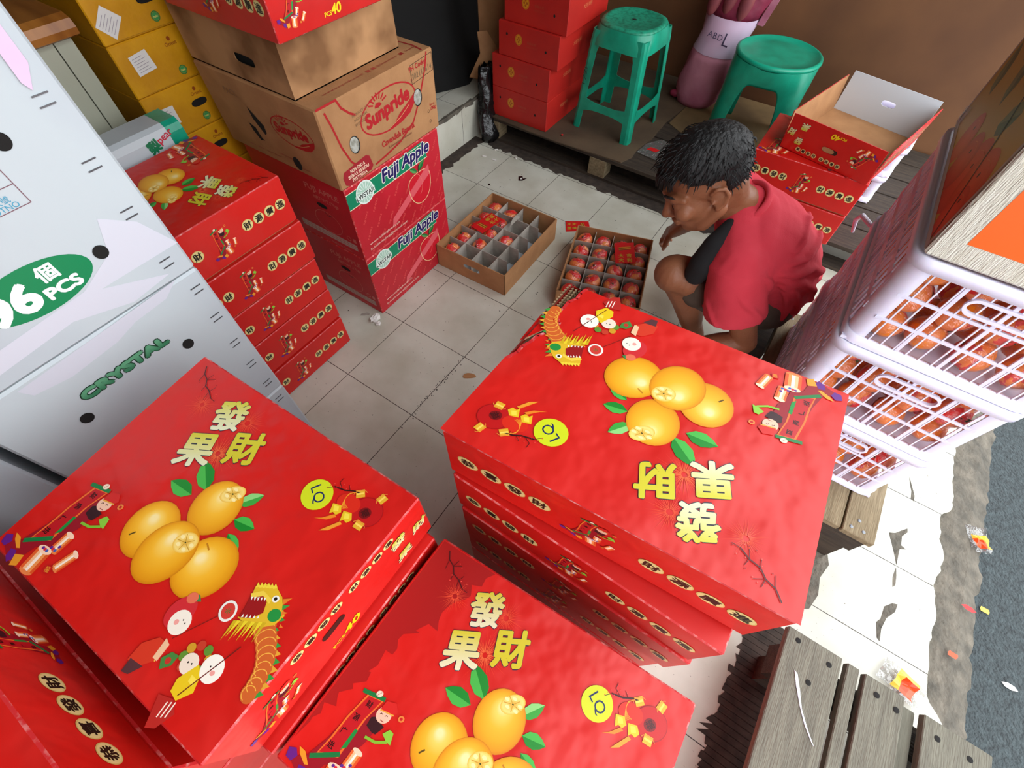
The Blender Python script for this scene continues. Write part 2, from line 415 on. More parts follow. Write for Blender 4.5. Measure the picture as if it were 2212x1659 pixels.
def scroll_man(k=1.):
    """bearded old man in a red hat unrolling a banner, with firecrackers and gold"""
    p = Print()
    z = lambda a, b: ((a - 250) * .37, (645 - b) * .37)
    P_ = lambda pts, c, L=1: p.poly([z(*q) for q in pts], c, L)
    P_([(330, 585), (352, 640), (310, 700), (262, 740), (240, 770), (190, 772), (140, 830), (105, 815), (60, 765), (120, 750), (180, 690), (215, 640)], (148, 18, 34), 1)
    P_([(48, 735), (75, 735), (86, 758), (66, 775), (44, 762)], (96, 30, 130), 1.4)
    P_([(100, 782), (125, 788), (132, 815), (112, 828), (96, 808)], (96, 30, 130), 1.4)
    P_([(84, 728), (110, 742), (132, 780), (118, 780), (92, 750)], (230, 150, 40), 1.5)
    P_([(128, 800), (165, 802), (160, 838), (130, 838)], (228, 150, 40), 1.5)
    P_([(285, 540), (350, 558), (300, 620), (262, 690), (232, 748), (150, 742), (186, 690), (226, 620)], (232, 110, 40), 1.6)
    P_([(290, 546), (342, 560), (292, 622), (252, 692), (226, 742), (158, 737), (194, 690), (234, 620)], (186, 22, 30), 1.8)
    for ch, a, b in (('财', 300, 573), ('源', 262, 618), ('广', 228, 665), ('进', 195, 712)):
        q = z(a, b); p.text(ch, q[0], q[1], 8.5, -.35, (44, 10, 12), 2.6, .02)
    p.line([z(268, 530), z(352, 552)], 5.5, (22, 120, 60), 2.4); p.line([z(132, 752), z(232, 738)], 5.5, (22, 120, 60), 2.4)
    P_([(268, 655), (280, 660), (252, 715), (232, 722)], (26, 140, 60), 2.4)
    p.ell(*z(330, 535), 5, 4, (244, 214, 190), 2.7); p.line([z(322, 540), z(338, 530)], .5, (90, 40, 30), 3)
    P_([(336, 610), (372, 640), (362, 650), (345, 665), (330, 660), (306, 640), (318, 612)], (52, 20, 26), 2.4)
    p.ell(*z(362, 602), 11, 10, (240, 190, 164), 2.6, n=18)
    P_([(345, 585), (362, 555), (402, 560), (412, 590), (396, 600)], (206, 34, 30), 2.8); p.line([z(346, 586), z(398, 600)], 1.8, (226, 160, 60), 3.1)
    p.ell(*z(430, 608), 4.5, 4, (226, 130, 60), 2.8, n=12); p.ell(*z(430, 608), 2.2, 2, (190, 30, 26), 3, n=10)
    for a, b in ((352, 600), (372, 606)): p.line([z(a-5, b), z(a, b-4), z(a+5, b)], .8, (70, 30, 26), 3)
    p.line([z(352, 618), z(366, 624)], .9, (150, 40, 40), 3)
    p.line([z(312, 676), z(350, 688), z(392, 684)], 3.4, (126, 186, 50), 2.2)
    P_([(372, 660), (396, 645), (412, 655), (408, 692), (390, 682)], (136, 196, 60), 2.3)
    def cracker(a, b, w, h, r):
        q = z(a, b); c, d = math.cos(r), math.sin(r)
        for i, col in enumerate(((226, 96, 40), (246, 190, 140), (252, 236, 220), (240, 150, 80), (220, 84, 34))):
            u = (i - 2) * w / 5
            p.rect(q[0] + u*c, q[1] + u*d, w/5 + .1, h, col, 2.4, r)
        p.ell(q[0] + d*h*.5, q[1] - c*h*.5, w*.5, w*.2, (232, 130, 70), 2.3, r, 12); p.ell(q[0] - d*h*.5, q[1] + c*h*.5, w*.5, w*.2, (250, 210, 180), 2.7, r, 12)
    cracker(282, 752, 16, 24, -.5); cracker(335, 812, 14, 26, -.75); cracker(220, 815, 24, 28, -.35)
    for i in range(7): p.ell(*z(222 + i*10, 772 + (i % 3)*6 - i), 2.4, 2, ((90, 40, 140), (210, 40, 60), (60, 90, 180))[i % 3], 3, n=8)
    p.rect(*z(284, 842), 11, 9, (196, 30, 26), 2.9, -.2); p.text('福', *z(284, 842), 7, -.2, (226, 160, 50), 3.2, .01)
    out = Print(); out.add(p, 0, 0, 0, k); return out
def lantern_pair():
    """dark red round lantern with the character, gold ribs and tassels, twig"""
    p = Print()
    p.ell(18, -4, 26, 24, (188, 20, 22), .8, .1, 26); p.ring(18, -4, 26, 24, 1.2, (160, 14, 20), 1)
    p.ell(16, -6, 10, 9, (120, 14, 18), 1.4, .2, 16); p.text('福', 16, -6, 12, .5, (66, 14, 14), 2, .02)
    for q in range(6): p.ring(-18 + q*3.4, 8 + q*.4, 5 + q*3.2, 16, .8, (236, 150, 40), 1.6, -.2, PI*.55, PI*1.35, 14)
    p.ell(-14, 6, 20, 15, (214, 40, 22), 1., -.3, 22)
    for x, y in ((-30, -4), (-10, -14)):
        p.poly([(x-8, y+7), (x+6, y+5), (x+9, y-6), (x+2, y-11), (x-4, y-7), (x-9, y-10)], (228, 186, 34), 2)
        p.poly([(x-5, y+4), (x+3, y+3), (x+4, y-5), (x-4, y-5)], (240, 214, 70), 2.3)
    for x, y, r in ((0, 24, .3), (12, -26, -.4), (36, 20, .9)):
        p.rect(x, y, 14, 13, (224, 168, 44), 1.8, r); p.rect(x, y, 12, 3, (246, 206, 90), 2.1, r); p.ring(x, y, 11, 6, 1.2, (226, 130, 50), 2.2, r, 0, PI, 10)
    p.poly([(-48, -22), (-30, -14), (-26, -18), (-40, -24), (-60, -24)], (232, 130, 34), 1.7)
    p.poly([(-40, -38), (-18, -24), (-14, -28), (-32, -40), (-46, -42)], (232, 150, 44), 1.7)
    p.line([(-44, 30), (-26, 26), (-12, 27), (2, 24)], 2.2, (46, 14, 16), 1.9); p.line([(-30, 26), (-38, 38), (-34, 46)], .9, (52, 14, 16), 1.9)
    p.line([(-44, 30), (-56, 26)], .8, (60, 16, 18), 1.9); p.line([(-18, 27), (-22, 36)], .8, (60, 16, 18), 1.9)
    for k in range(8): p.ell(-56 + k*5.2, 27 + (k*37 % 11), .9, .9, (226, 70, 60), 2, n=6)
    return p
def twig():
    p = Print(); c = (70, 14, 18)
    p.line([(0, 34), (-3, 20), (1, 8), (-1, -4), (5, -16), (7, -30)], 1.6, c, 1.2)
    for a, b in (((-3, 20), (-12, 8)), ((1, 8), (11, 14)), ((-1, -4), (-8, -12)), ((5, -16), (14, -12)), ((5, -16), (-2, -26)), ((7, -30), (13, -38)), ((1, 8), (14, 4))): p.line([a, b], .8, c, 1.2)
    for k in range(16): p.ell(math.sin(k*2.4)*13 + 3, 12 - k*3.4, .9, .9, (236, 80, 70) if k % 2 else (150, 20, 24), 1.4, n=6)
    return p
def dragon_dance():
    """festive dragon head on a pole with two small dancers"""
    p = Print(); z = lambda a, b: ((a - 860) * .37, (1250 - b) * .37)
    P_ = lambda pts, c, L=1: p.poly([z(*q) for q in pts], c, L)
    for k in range(9):   # scaly tail
        t = k/8; a, b = 1010 + 40*math.sin(t*2.6), 1180 + 190*t
        p.ell(*z(a, b), 15 - t*5, 11, (206, 96, 40), 1.2, .4, 14); p.ring(*z(a, b), 13 - t*4, 9, 1, (240, 176, 70), 1.5, .4, 0, PI*1.2, 10)
        P_([(a+28, b-14), (a+52, b), (a+24, b+14)], (226, 160, 50) if k % 2 else (60, 150, 60), 1.1)
    P_([(925, 1045), (960, 1035), (1000, 1040), (1035, 1075), (1050, 1110), (1065, 1135), (1040, 1165), (1000, 1175), (930, 1165), (900, 1150), (935, 1130), (920, 1090)], (222, 178, 40), 2)
    P_([(920, 1075), (968, 1068), (985, 1095), (985, 1130), (950, 1150), (905, 1150), (915, 1110)], (150, 22, 24), 2.4)
    P_([(918, 1070), (960, 1058), (1000, 1085), (995, 1100), (965, 1076), (922, 1084)], (236, 200, 70), 2.6)
    for k in range(5): P_([(922 + k*12, 1082), (930 + k*12, 1080), (927 + k*12, 1094)], WHITE, 2.8); P_([(912 + k*14, 1150), (920 + k*14, 1148), (917 + k*14, 1138)], WHITE, 2.8)
    for k in range(6): P_([(925 + k*13, 1050), (930 + k*13, 1030), (942 + k*13, 1046)], (236, 206, 60), 1.8)
    p.ell(*z(1013, 1082), 5, 4.4, WHITE, 2.8, n=12); p.ell(*z(1013, 1082), 2.4, 2.4, BLACK, 3.1, n=8)
    p.ell(*z(1028, 1135), 9, 8, (36, 140, 60), 2.4, n=12)
    for k in range(5): P_([(1040 + k*5, 1080 + k*20), (1072, 1075 + k*24), (1046 + k*3, 1100 + k*18)], ((226, 120, 40), (60, 150, 60))[k % 2], 1.9)
    for k in range(9): P_([(890 + k*13, 1160), (905 + k*13, 1160), (868 + k*14, 1225 - (k % 2)*12)], (232, 204, 44) if k % 2 else (206, 168, 30), 1.7)
    p.line([z(858, 1133), z(700, 1230)], 1., (120, 30, 24), 1.4); p.line([z(950, 1240), z(800, 1390)], 1.4, (110, 30, 24), 3.4)
    p.ell(*z(858, 1133), 12, 13, WHITE, 1.8, n=20); p.ell(*z(858, 1133), 9, 10, (206, 60, 50), 2, n=18); p.text('*', *z(858, 1133), 8, 0, (70, 110, 50), 2.3)
    # first dancer
    P_([(655, 1230), (690, 1245), (672, 1300), (612, 1322), (575, 1300), (600, 1250)], (210, 56, 34), 2); p.line([z(690, 1245), z(672, 1300)], 1.6, (236, 190, 80), 2.3)
    P_([(585, 1296), (640, 1318), (600, 1342), (572, 1335)], (86, 50, 54), 2.1)
    p.ell(*z(690, 1148), 22, 17, (206, 44, 50), 2.1, .8, 20); p.ell(*z(712, 1100), 8, 7, (226, 110, 80), 2.5, n=12); P_([(700, 1090), (735, 1088), (748, 1110), (712, 1112)], (60, 130, 70), 2.4)
    p.ell(*z(702, 1180), 15, 15, (246, 234, 218), 2.7, .3, 20); p.ell(*z(690, 1180), 3.4, 3.4, (240, 160, 150), 3, n=10)
    for a, b in ((712, 1172), (722, 1182)): p.ell(*z(a, b), .9, 1.2, BLACK, 3.1, n=6)
    P_([(680, 1230), (700, 1250), (680, 1300), (660, 1290)], (236, 190, 150), 2.2)
    # second dancer in yellow with a lion cap
    for k in range(9): p.ell(*z(810 + 46*math.cos(k*.75), 1285 - 40*math.sin(k*.75)), 6, 6, ((206, 150, 40), (96, 140, 50), (196, 60, 40))[k % 3], 2, n=10)
    p.ell(*z(795, 1300), 12, 12, (240, 220, 200), 2.4, n=16); p.ell(*z(880, 1310), 15, 16, (248, 240, 226), 2.8, .2, 20); p.ell(*z(886, 1322), 3.4, 3, (240, 160, 150), 3.1, n=10)
    for a, b in ((872, 1304), (890, 1300), (790, 1296), (804, 1300)): p.ell(*z(a, b), 1, 1.3, BLACK, 3.1, n=6)
    P_([(775, 1345), (830, 1300), (850, 1330), (848, 1380), (800, 1405), (770, 1380)], (232, 196, 30), 2.5); P_([(820, 1330), (845, 1345), (835, 1362), (815, 1350)], (246, 220, 80), 2.8)
    P_([(735, 1390), (790, 1400), (815, 1440), (770, 1480), (735, 1480)], (180, 40, 34), 2.3)
    for k in range(3): p.line([z(775 + k*14, 1410), z(760 + k*14, 1450)], 1.6, (246, 230, 214), 2.6)
    P_([(690, 1290), (720, 1270), (750, 1280), (735, 1310), (700, 1322)], (70, 130, 60), 2.2); p.ell(*z(718, 1296), 4, 4, (196, 50, 40), 2.5, n=10)
    return p
def top_art():
    p = Print(); th = math.radians(34)
    R = lambda x, y: (x, y)
    for x, y, r, s in ((-142, 106, 30, 1), (-62, 121, 34, 2), (-60, 66, 42, 3)): firework(p, x, y, r, seed=s)
    firework(p, -60, 66, 30, 30, (238, 110, 60), 5)
    for ch, x, y in (('發', -92, 116), ('果', -90, 54), ('財', -34, 92)):
        p.text(ch, x, y, 46, th - .1, GOLD, 3, .032, shear=.14, shadow=(40, 40, 60), grad=(226, 224, 190) if ch != '財' else (206, 190, 40))
    a = th
    leaf(p, -30, 22, 46, 24, a + 1.9); leaf(p, -42, 8, 40, 22, a + 2.6); leaf(p, 20, 32, 34, 17, a + .35, c1=(60, 160, 60), c2=(140, 206, 120)); leaf(p, 32, 16, 32, 18, a - .4)
    leaf(p, 40, 0, 30, 14, a - .9)
    p.blob(-1, 14, 37, 33, a + 1.0, FRUIT, 1.6, off=(18, 4)); bloom(p, 4, 38, 17, 11, a + .2, 2.4)
    p.blob(-49, -49, 37, 35, a + .9, FRUIT, 1.5, off=(12, 10)); p.line([(-62, -62), (-66, -68)], 2, (90, 70, 20), 2.2)
    p.blob(49, -42, 40, 36, a + .4, FRUIT, 1.7, off=(-4, 16)); p.line([(28, -22), (36, -26)], 2, (190, 120, 20), 2.4)
    p.blob(-8, -56, 41, 35, a + .7, FRUIT, 2.6, off=(14, 12)); bloom(p, 4, -36, 16, 13, a, 3.4)
    p.ell(97, 98, 21, 21, (206, 214, 30), 2, n=30); p.text('LQ', 97, 98, 17, a - 1.15, (24, 40, 90), 3)
    p.add(lantern_pair(), 152, 112, a - .15, .82)
    p.add(scroll_man(), -156, -92, a - .12, .92)
    p.add(dragon_dance(), 132, -92, a - .1, .88)
    p.add(twig(), -165, 134, a + .25, .95)
    return p
COINS = {}
def coin(p, ch, x, y, r):
    if (ch, r) not in COINS:
        q = Print(); q.ell(0, 0, r, r, (214, 186, 108), 1, n=22); q.ell(0, 0, r*.9, r*.9, CREAM, 1.5, n=22); q.text(ch, 0, 0, r*1.25, 0, BLACK, 2.5, .03); COINS[ch, r] = q
    p.add(COINS[ch, r], x, y)
def long_art():
    p = Print()
    for ch, x in zip('恭喜發財', (-175, -140, -105, -70)): coin(p, ch, x, -2, 15.5)
    for ch, x in zip('財源廣進', (76, 111, 146, 181)): coin(p, ch, x, -2, 15.5)
    q = scroll_man()
    p.add(q, -8, 4, .5, .62)
    return p
def short_art():
    p = Print(); firework(p, 118, 8, 34, 30, seed=4); firework(p, 146, 0, 24, 24, seed=6)
    for ch, x, y in (('發', 112, 22), ('財', 150, -2), ('果', 112, -36)): p.text(ch, x, y, 26, 0, GOLD, 3, .03, shear=.14, shadow=(40, 40, 60), grad=(226, 224, 180))
    p.text('40', 2, -44, 20, 0, (240, 206, 20), 3, .03, shear=.2); p.text('PCS', -24, -49, 9, 0, (240, 206, 20), 3, .02)
    p.poly([(-21 + a, 9 + b) for a, b in [(21*math.cos(t) * .3 + (22 if math.cos(t) > 0 else -2), 9*math.sin(t)) for t in [2*PI*k/24 for k in range(24)]]], (40, 22, 16), 1.5)
    for i, ch in enumerate('恭喜發財財源廣進'): coin(p, ch, -52 + i*20.5 + (9 if i > 3 else 0), 50, 9)
    p.add(scroll_man(), -112, 2, .1, .62)
    return p
ART_TOP, ART_LONG, ART_SHORT = top_art(), long_art(), short_art()
ART_COINS = Print()
for ch, x in zip('恭喜發財', (-175, -140, -105, -70)): coin(ART_COINS, ch, x, -2, 15.5)
for ch, x in zip('財源廣進', (76, 111, 146, 181)): coin(ART_COINS, ch, x, -2, 15.5)

BL_, BW_, BH_ = .42, .335, .137
def corners(L, W, z0, z1, dx0=0., jit=None):
    return {(i, j, k): Vector(((i-.5)*L, (j-.5)*W, z1 if k else z0)) for i in (0, 1) for j in (0, 1) for k in (0, 1)}
def gift_carton(label, loc, rot=0., art=(), h=BH_, group='red mandarin gift cartons', P=None, worn=False, L=BL_, W=BW_, base=True):
    """telescoping gift carton: printed red lid over a kraft base"""
    t = thing('gift_carton', label, 'carton', loc, rot, group)
    if P is None: P = corners(L, W, .006, h)
    mb = MB().use('red_worn' if worn else 'red'); mb.hexa(P, .0022, 'scuff')
    for f, a, nw, nh in art: a.stamp(mb, face_map(P, f, nw, nh))
    lid = mb.build('lid', t)
    if base:
        b = MB().use('kraft')
        b.box((-L/2 + .008, -W/2 + .008, 0), (L/2 - .008, W/2 - .008, .03)); b.build('inner_base', t)
    return t
A_TOP = ('zp', ART_TOP, 420, 335); A_YP = ('yp', ART_LONG, 420, 137); A_YM = ('ym', ART_LONG, 420, 137); A_XP = ('xp', ART_SHORT, 335, 137); A_XM = ('xm', ART_SHORT, 335, 137)
# ------------------------------------------------------------------ setting
def slab(name, lo, hi, m, parent=None):
    return structure(MB().use(m).box(lo, hi).build(name, parent))
slab('floor', (-1.6, -3.6, -.08), (1.87, 1.42, 0), 'tile')
ex = MB().use('tile_out')
edge = [(2.185, 1.42), (2.19, .2), (2.178, -.1), (2.185, -.334), (2.199, -.511), (2.172, -.553), (2.178, -.635), (2.196, -.68), (2.182, -.788), (2.197, -.871), (2.19, -.95), (2.197, -1.015), (2.199, -1.085), (2.24, -1.13), (2.25, -1.3), (2.2, -1.8), (2.2, -3.6)]
fine = []
for (xa, ya), (xb, yb) in zip(edge, edge[1:]):
    k_ = max(1, int(abs(yb - ya)/.012))
    for q_ in range(k_):
        w_ = q_/k_; y_ = ya + (yb-ya)*w_; fine.append((xa + (xb-xa)*(.5 - .5*math.cos(PI*w_)) + .006*noise.noise(Vector((y_*40, 0, 0))) + .003*noise.noise(Vector((y_*130, 5, 0))), y_))
edge = fine + [edge[-1]]
top = [ex.vert((x, y, 0)) for x, y in edge]; lft = [ex.vert((1.87, y, 0)) for x, y in edge]; bot = [ex.vert((x, y, -.06)) for x, y in edge]
for i in range(len(edge) - 1):
    ex.face([lft[i+1], top[i+1], top[i], lft[i]]); ex.face([top[i+1], bot[i+1], bot[i], top[i]])
ex.use('concrete')
def patch(mb, pts, z=.0008):
    mb.poly([(x, y, z) for x, y in pts])
patch(ex, [(2.07, -.47), (2.082, -.499), (2.094, -.53), (2.096, -.552), (2.086, -.548), (2.084, -.52), (2.076, -.495)])
patch(ex, [(2.047, -.7), (2.064, -.69), (2.078, -.672), (2.092, -.655), (2.094, -.668), (2.082, -.69), (2.084, -.72), (2.098, -.725), (2.082, -.735), (2.082, -.79), (2.076, -.77), (2.062, -.735)])
patch(ex, [(2.082, -.796), (2.087, -.82), (2.089, -.85), (2.083, -.86), (2.079, -.83)])
patch(ex, [(2.073, -.926), (2.09, -.905), (2.103, -.9), (2.1, -.925), (2.083, -.955), (2.076, -.99), (2.078, -1.025), (2.07, -1.02), (2.062, -.98), (2.07, -.965)])
patch(ex, [(1.872, -.83), (1.9, -.85), (1.918, -.9), (1.905, -.95), (1.912, -1.0), (1.9, -1.05), (1.872, -1.07)])
structure(ex.build('floor_outer'))
kb = MB().use('concrete')
nz = lambda y, o: noise.noise(Vector((y*14, o, 0)))*.6 + noise.noise(Vector((y*40, o, 3)))*.4
kb.loft([[(2.15, y, -.012), (2.215 + .01*nz(y, 1), y, -.010 + .008*nz(y, 2)), (2.265 + .012*nz(y, 3), y, -.016 + .008*nz(y, 4)), (2.312 + .022*nz(y, 5), y, -.033), (2.32, y, -.09), (2.15, y, -.09)][::-1] for y in [-3.6 + .015*i for i in range(334)]])
structure(kb.build('kerb'))
rd = MB().use('asphalt'); rd.box((2.29, -4.5, -.12), (9., 4.5, -.035)); structure(rd.build('road'))
slab('wall_back', (-1.6, 1.4, -.05), (1.98, 1.46, 2.6), 'ply')
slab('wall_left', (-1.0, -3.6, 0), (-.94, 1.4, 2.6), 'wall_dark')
slab('wall_front', (-1.6, -2.56, 0), (1.75, -2.5, 2.6), 'wall_unseen')  # unseen wall, set close and darkened to cut light from this side
slab('ceiling', (-1.6, -3.66, 2.6), (1.75, 1.46, 2.66), 'ceil')
st = MB().use('tile_step'); st.box((-.94, -3.6, .0), (-.269, 1.4, .192))
st.use('concrete')
for i in range(26):   # broken mortar along the nosing
    y = -.95 + i*.072; w = .012 + .008*math.sin(i*2.3)
    st.poly([(-.2685, y, .1935), (-.2685, y + .073, .1935), (-.2685, y + .073, .1935 - w*1.3), (-.2685, y, .1935 - .018 - .006*math.sin(i*1.7))])
    st.poly([(-.269, y, .1932), (-.269, y + .073, .1932), (-.281 - w*.3, y + .073, .1932), (-.281 - .006*math.sin(i*1.7), y, .1932)][::-1])
structure(st.build('floor_step'))
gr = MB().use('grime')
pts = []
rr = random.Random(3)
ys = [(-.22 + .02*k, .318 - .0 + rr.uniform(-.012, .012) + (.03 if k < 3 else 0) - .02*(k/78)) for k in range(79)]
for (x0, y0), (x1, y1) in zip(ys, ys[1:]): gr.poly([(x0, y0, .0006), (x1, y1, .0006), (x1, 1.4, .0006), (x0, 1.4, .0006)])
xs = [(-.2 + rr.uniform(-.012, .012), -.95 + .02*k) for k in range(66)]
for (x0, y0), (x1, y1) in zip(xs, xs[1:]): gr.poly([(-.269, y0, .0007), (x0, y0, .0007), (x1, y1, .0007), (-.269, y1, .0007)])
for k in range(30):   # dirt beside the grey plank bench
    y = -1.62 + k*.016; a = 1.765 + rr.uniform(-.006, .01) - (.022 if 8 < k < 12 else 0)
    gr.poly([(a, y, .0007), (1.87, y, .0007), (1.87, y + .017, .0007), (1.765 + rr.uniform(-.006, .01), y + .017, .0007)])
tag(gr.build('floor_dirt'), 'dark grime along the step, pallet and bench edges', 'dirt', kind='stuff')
sp = MB().use('dirtspot'); rr = random.Random(11)
for k in range(150):
    if k < 60: x, y = .6 + rr.uniform(-.008, .012), -.9 - .3*((k % 30)/30) + rr.uniform(-.004, .004)
    else: x, y = rr.uniform(-.15, 1.1), rr.uniform(-1.3, .28)
    r = rr.uniform(.0008, .0026); a = rr.uniform(0, 6)
    sp.poly([(x + r*math.cos(a+t)*(1.6 if t in (0, 3.1) else .7), y + r*math.sin(a+t), .0009) for t in (0, 1.1, 2.2, 3.1, 4.2, 5.2)])
tag(sp.build('floor_specks'), 'tiny black crumbs of dirt scattered on the tiles', 'dirt', kind='stuff')

# ------------------------------------------------------------------ red gift cartons
def stack(names, x, y, tops, rot, arts, group, off=None, worn=()):
    z = 0
    for n, (lab, t, art) in enumerate(zip(names, tops, arts)):
        dx, dy = (off[n] if off else (0, 0))
        gift_carton(lab, (x + dx, y + dy, z), rot, art, t - z - .001, group, worn=n in worn)
        z = t
# five-high stack between the white cartons and the apple cartons
pos = ['lowest', 'second from the floor', 'middle', 'second from the top', 'topmost']
stack([f'red gift carton, {p} in the five-high stack beside the apple cartons' for p in pos], .0325, -1.293, [.135, .272, .405, .543, .681], -PI/2,
      [(A_YP, A_XM)]*4 + [(A_TOP, A_YP, A_XM)], 'red gift cartons beside the apple cartons', [(0, 0), (-.003, .002), (0, 0), (.004, .004), (.0, .0)], worn=(4,))
# lid and kraft carton come later with the banana carton
# front left carton (R1)
def tilt(c, z0, z1, dims=None):
    """corner block whose top corners are given in world coordinates"""
    P = {}
    for (i, j), (x, y) in c.items(): P[i, j, 1] = Vector((x, y, z1)); P[i, j, 0] = Vector((x, y, z0))
    return P
def placed_stack(label_top, corners_top, tops, arts_top, arts_side, group, under, rot=0., worn=True, shift=None):
    """stack whose top lid has measured corners; lower ones follow nominal size"""
    cx = sum(c[0] for c in corners_top.values())/4; cy = sum(c[1] for c in corners_top.values())/4
    z = 0
    for n, t in enumerate(tops):
        last = n == len(tops) - 1
        h = t - z - .001
        if last:
            P = {}
            cr, sr = math.cos(-rot), math.sin(-rot)
            for (i, j), (x, y) in corners_top.items():
                u, v = x - cx, y - cy; q = (u*cr - v*sr, u*sr + v*cr)
                P[i, j, 1] = Vector((q[0], q[1], h)); P[i, j, 0] = Vector((q[0]*1.0, q[1]*1.0, .006))
            gift_carton(label_top, (cx, cy, z), rot, arts_top, h, group, P=P, worn=worn, L=.4, W=.31)
        else:
            dx, dy = shift[n] if shift else (0, 0)
            gift_carton(under[n], (cx + dx, cy + dy, z), rot, arts_side, h, group, L=.405, W=.322)
        z = t
placed_stack('red gift carton with bright lid in front of the white cartons, topmost of its stack',
    {(0, 1): (.651, -1.567), (1, 1): (1.0885, -1.554), (1, 0): (1.0875, -1.891), (0, 0): (.684, -1.899)}, [.13, .26, .39, .52, .648, .785],
    (A_TOP, A_XP, A_YM), (A_XP,), 'red gift cartons in front of the white cartons',
    [f'red gift carton, {p} below the bright lid in front of the white cartons' for p in ('fifth', 'fourth', 'third', 'second', 'first')], shift=[(0, 0)]*4 + [(.022, .002)])
STAIN = Print(); rr = random.Random(12); pts_ = [(-206, 164), (-110, 164)]
for k in range(34): pts_.append((-118 - 2.0*k + rr.uniform(-9, 9) - (16 if k > 12 else 0), 150 - 8.2*k + rr.uniform(-5, 5)))
STAIN.poly(pts_ + [(-206, -140)], (160, 20, 20), .05)
ART_STAINED = Print().add(STAIN).add(ART_TOP)
placed_stack('red gift carton with a dark water-stained edge between the two taller red stacks',
    {(0, 1): (1.113, -1.556), (1, 1): (1.526, -1.538), (1, 0): (1.532, -1.872), (0, 0): (1.106, -1.885)}, [.128, .255, .38, .508, .645],
    (('zp', ART_STAINED, 420, 335), A_XP), (A_XP,), 'red gift cartons between the two tall stacks',
    [f'red gift carton, {p} below the water-stained lid' for p in ('fourth', 'third', 'second', 'first')])
# the carton whose upright printed side shows beyond the bright lid
for n, (z0, z1) in enumerate(((0, .147), (.147, .294), (.294, .441), (.441, .588), (.588, .732), (.732, .868))):
    gift_carton(['red gift carton, bottom of the corner stack', 'red gift carton, second from the floor in the corner stack', 'red gift carton, third from the floor in the corner stack', 'red gift carton, fourth from the floor in the corner stack',
                 'red gift carton, just under the top of the corner stack', 'red gift carton showing large coins and firecrackers on its side, on the corner stack'][n],
                (.835, -2.095, z0), 0, (A_YP, A_TOP) if n == 5 else (), z1 - z0 - .001, 'red gift cartons in the corner stack', worn=n == 5)

# tall stack with the torn lid (R3)
T3 = {(0, 0): (1.079, -1.484), (1, 0): (1.523, -1.454), (1, 1): (1.503, -1.132), (0, 1): (1.089, -1.165)}
z0s = (0, .151, .302, .453, .592, .729)
for n in range(5):
    dx, dy = ((0, 0), (.0, 0), (0, 0), (.004, -.005), (-.002, -.002))[n]
    gift_carton('red gift carton, %s in the tall stack under the torn lid' % ('lowest', 'second from the floor', 'third from the floor', 'fourth from the floor', 'second from the top')[n],
                (1.3 + dx, -1.31 + dy, z0s[n]), PI, (A_YP,) if n > 1 else (), (z0s + (.865,))[n+1] - z0s[n] - .001, 'red gift cartons under the torn lid', L=.425, W=.35)
t = thing('gift_carton', 'red gift carton with a torn corner showing corrugated card, topmost of the tall stack', 'carton', (1.3, -1.31, .729), 0, 'red gift cartons under the torn lid')
P3 = {(i, j, k): Vector((T3[i, j][0] - 1.3, T3[i, j][1] + 1.31, .135 if k else .004)) for (i, j) in T3 for k in (0, 1)}
mb = MB().use('red_worn'); mb.hexa(P3, .004, 'scuff', skip=('zp',))
a, b, c, d = [P3[k] for k in FACES['zp']]
def q3(s_, t_, e=0.): return a*(1-s_)*(1-t_) + b*s_*(1-t_) + c*s_*t_ + d*(1-s_)*t_ + Vector((0, 0, e))
tear = [(.055, 1.), (.048, .96), (.05, .92), (.034, .88), (.036, .83), (.028, .79), (.04, .765), (.06, .74), (.064, .715), (.05, .69), (.046, .65), (.03, .62), (.026, .57), (.014, .53), (.016, .49), (.0, .44)]
mb.use('red_worn'); mb.poly([q3(*p) for p in [(0, 0), (1, 0), (1, 1)] + tear])
mb.use('scuff')
for (p, q) in zip(tear, tear[1:]):
    w = .012
    mb.poly([q3(p[0], p[1], .0004), q3(p[0] + w, p[1] + .004, .0004), q3(q[0] + w, q[1] - .004, .0004), q3(q[0], q[1], .0004)][::-1])
# artwork turned half round
R3ART = Print().add(ART_TOP, 0, 0, PI)
R3ART.stamp(mb, face_map(P3, 'zp', 420, 335))
L3 = Print().add(ART_LONG, 0, 0, 0); L3.stamp(mb, face_map(P3, 'ym', 420, 137))
mb.build('lid', t)
fl = MB().use('red_worn'); fl.poly([q3(-.008, .565, -.006), q3(.058, .712, .001), q3(.046, .742, .002), q3(-.012, .755, -.004)][::-1]); fl.use('kraft_in'); fl.poly([q3(-.008, .565, -.008), q3(.058, .712, -.001), q3(.046, .742, 0), q3(-.012, .755, -.006)])
fl.poly([q3(-.008, .565, -.006), q3(.058, .712, .001), q3(.054, .700, .0012), q3(.0, .558, -.005)])
tag(fl.build('torn_flap', t), 'torn red flap bent out of the lid', None)
kc = MB().use('kraft_in')
for lay in range(4):
    s0 = -.004 + lay*.015; n = 60
    for i in range(n):
        t0, t1 = .76 + .24*i/n, .76 + .24*(i+1)/n
        w0, w1 = .0035*math.sin(i*1.3 + lay), .0035*math.sin((i+1)*1.3 + lay)
        kc.poly([q3(s0 + w0, t0, -.022), q3(s0 + w1, t1, -.022), q3(s0 + w1, t1, -.001 - .003*lay % .004), q3(s0 + w0, t0, -.001 - .003*lay % .004)])
kc.poly([q3(0, .42, -.016), q3(.09, .42, -.016), q3(.09, 1, -.016), q3(0, 1, -.016)])
for i in range(22):
    t0 = .47 + .1*i/22; s0 = .004 + .028*i/22
    kc.tube([q3(s0, t0, -.012), q3(s0 + .01, t0 + .012, -.003)], .0022, 6)
tag(kc.build('corrugated_layers', t), 'exposed brown corrugated layers', None)
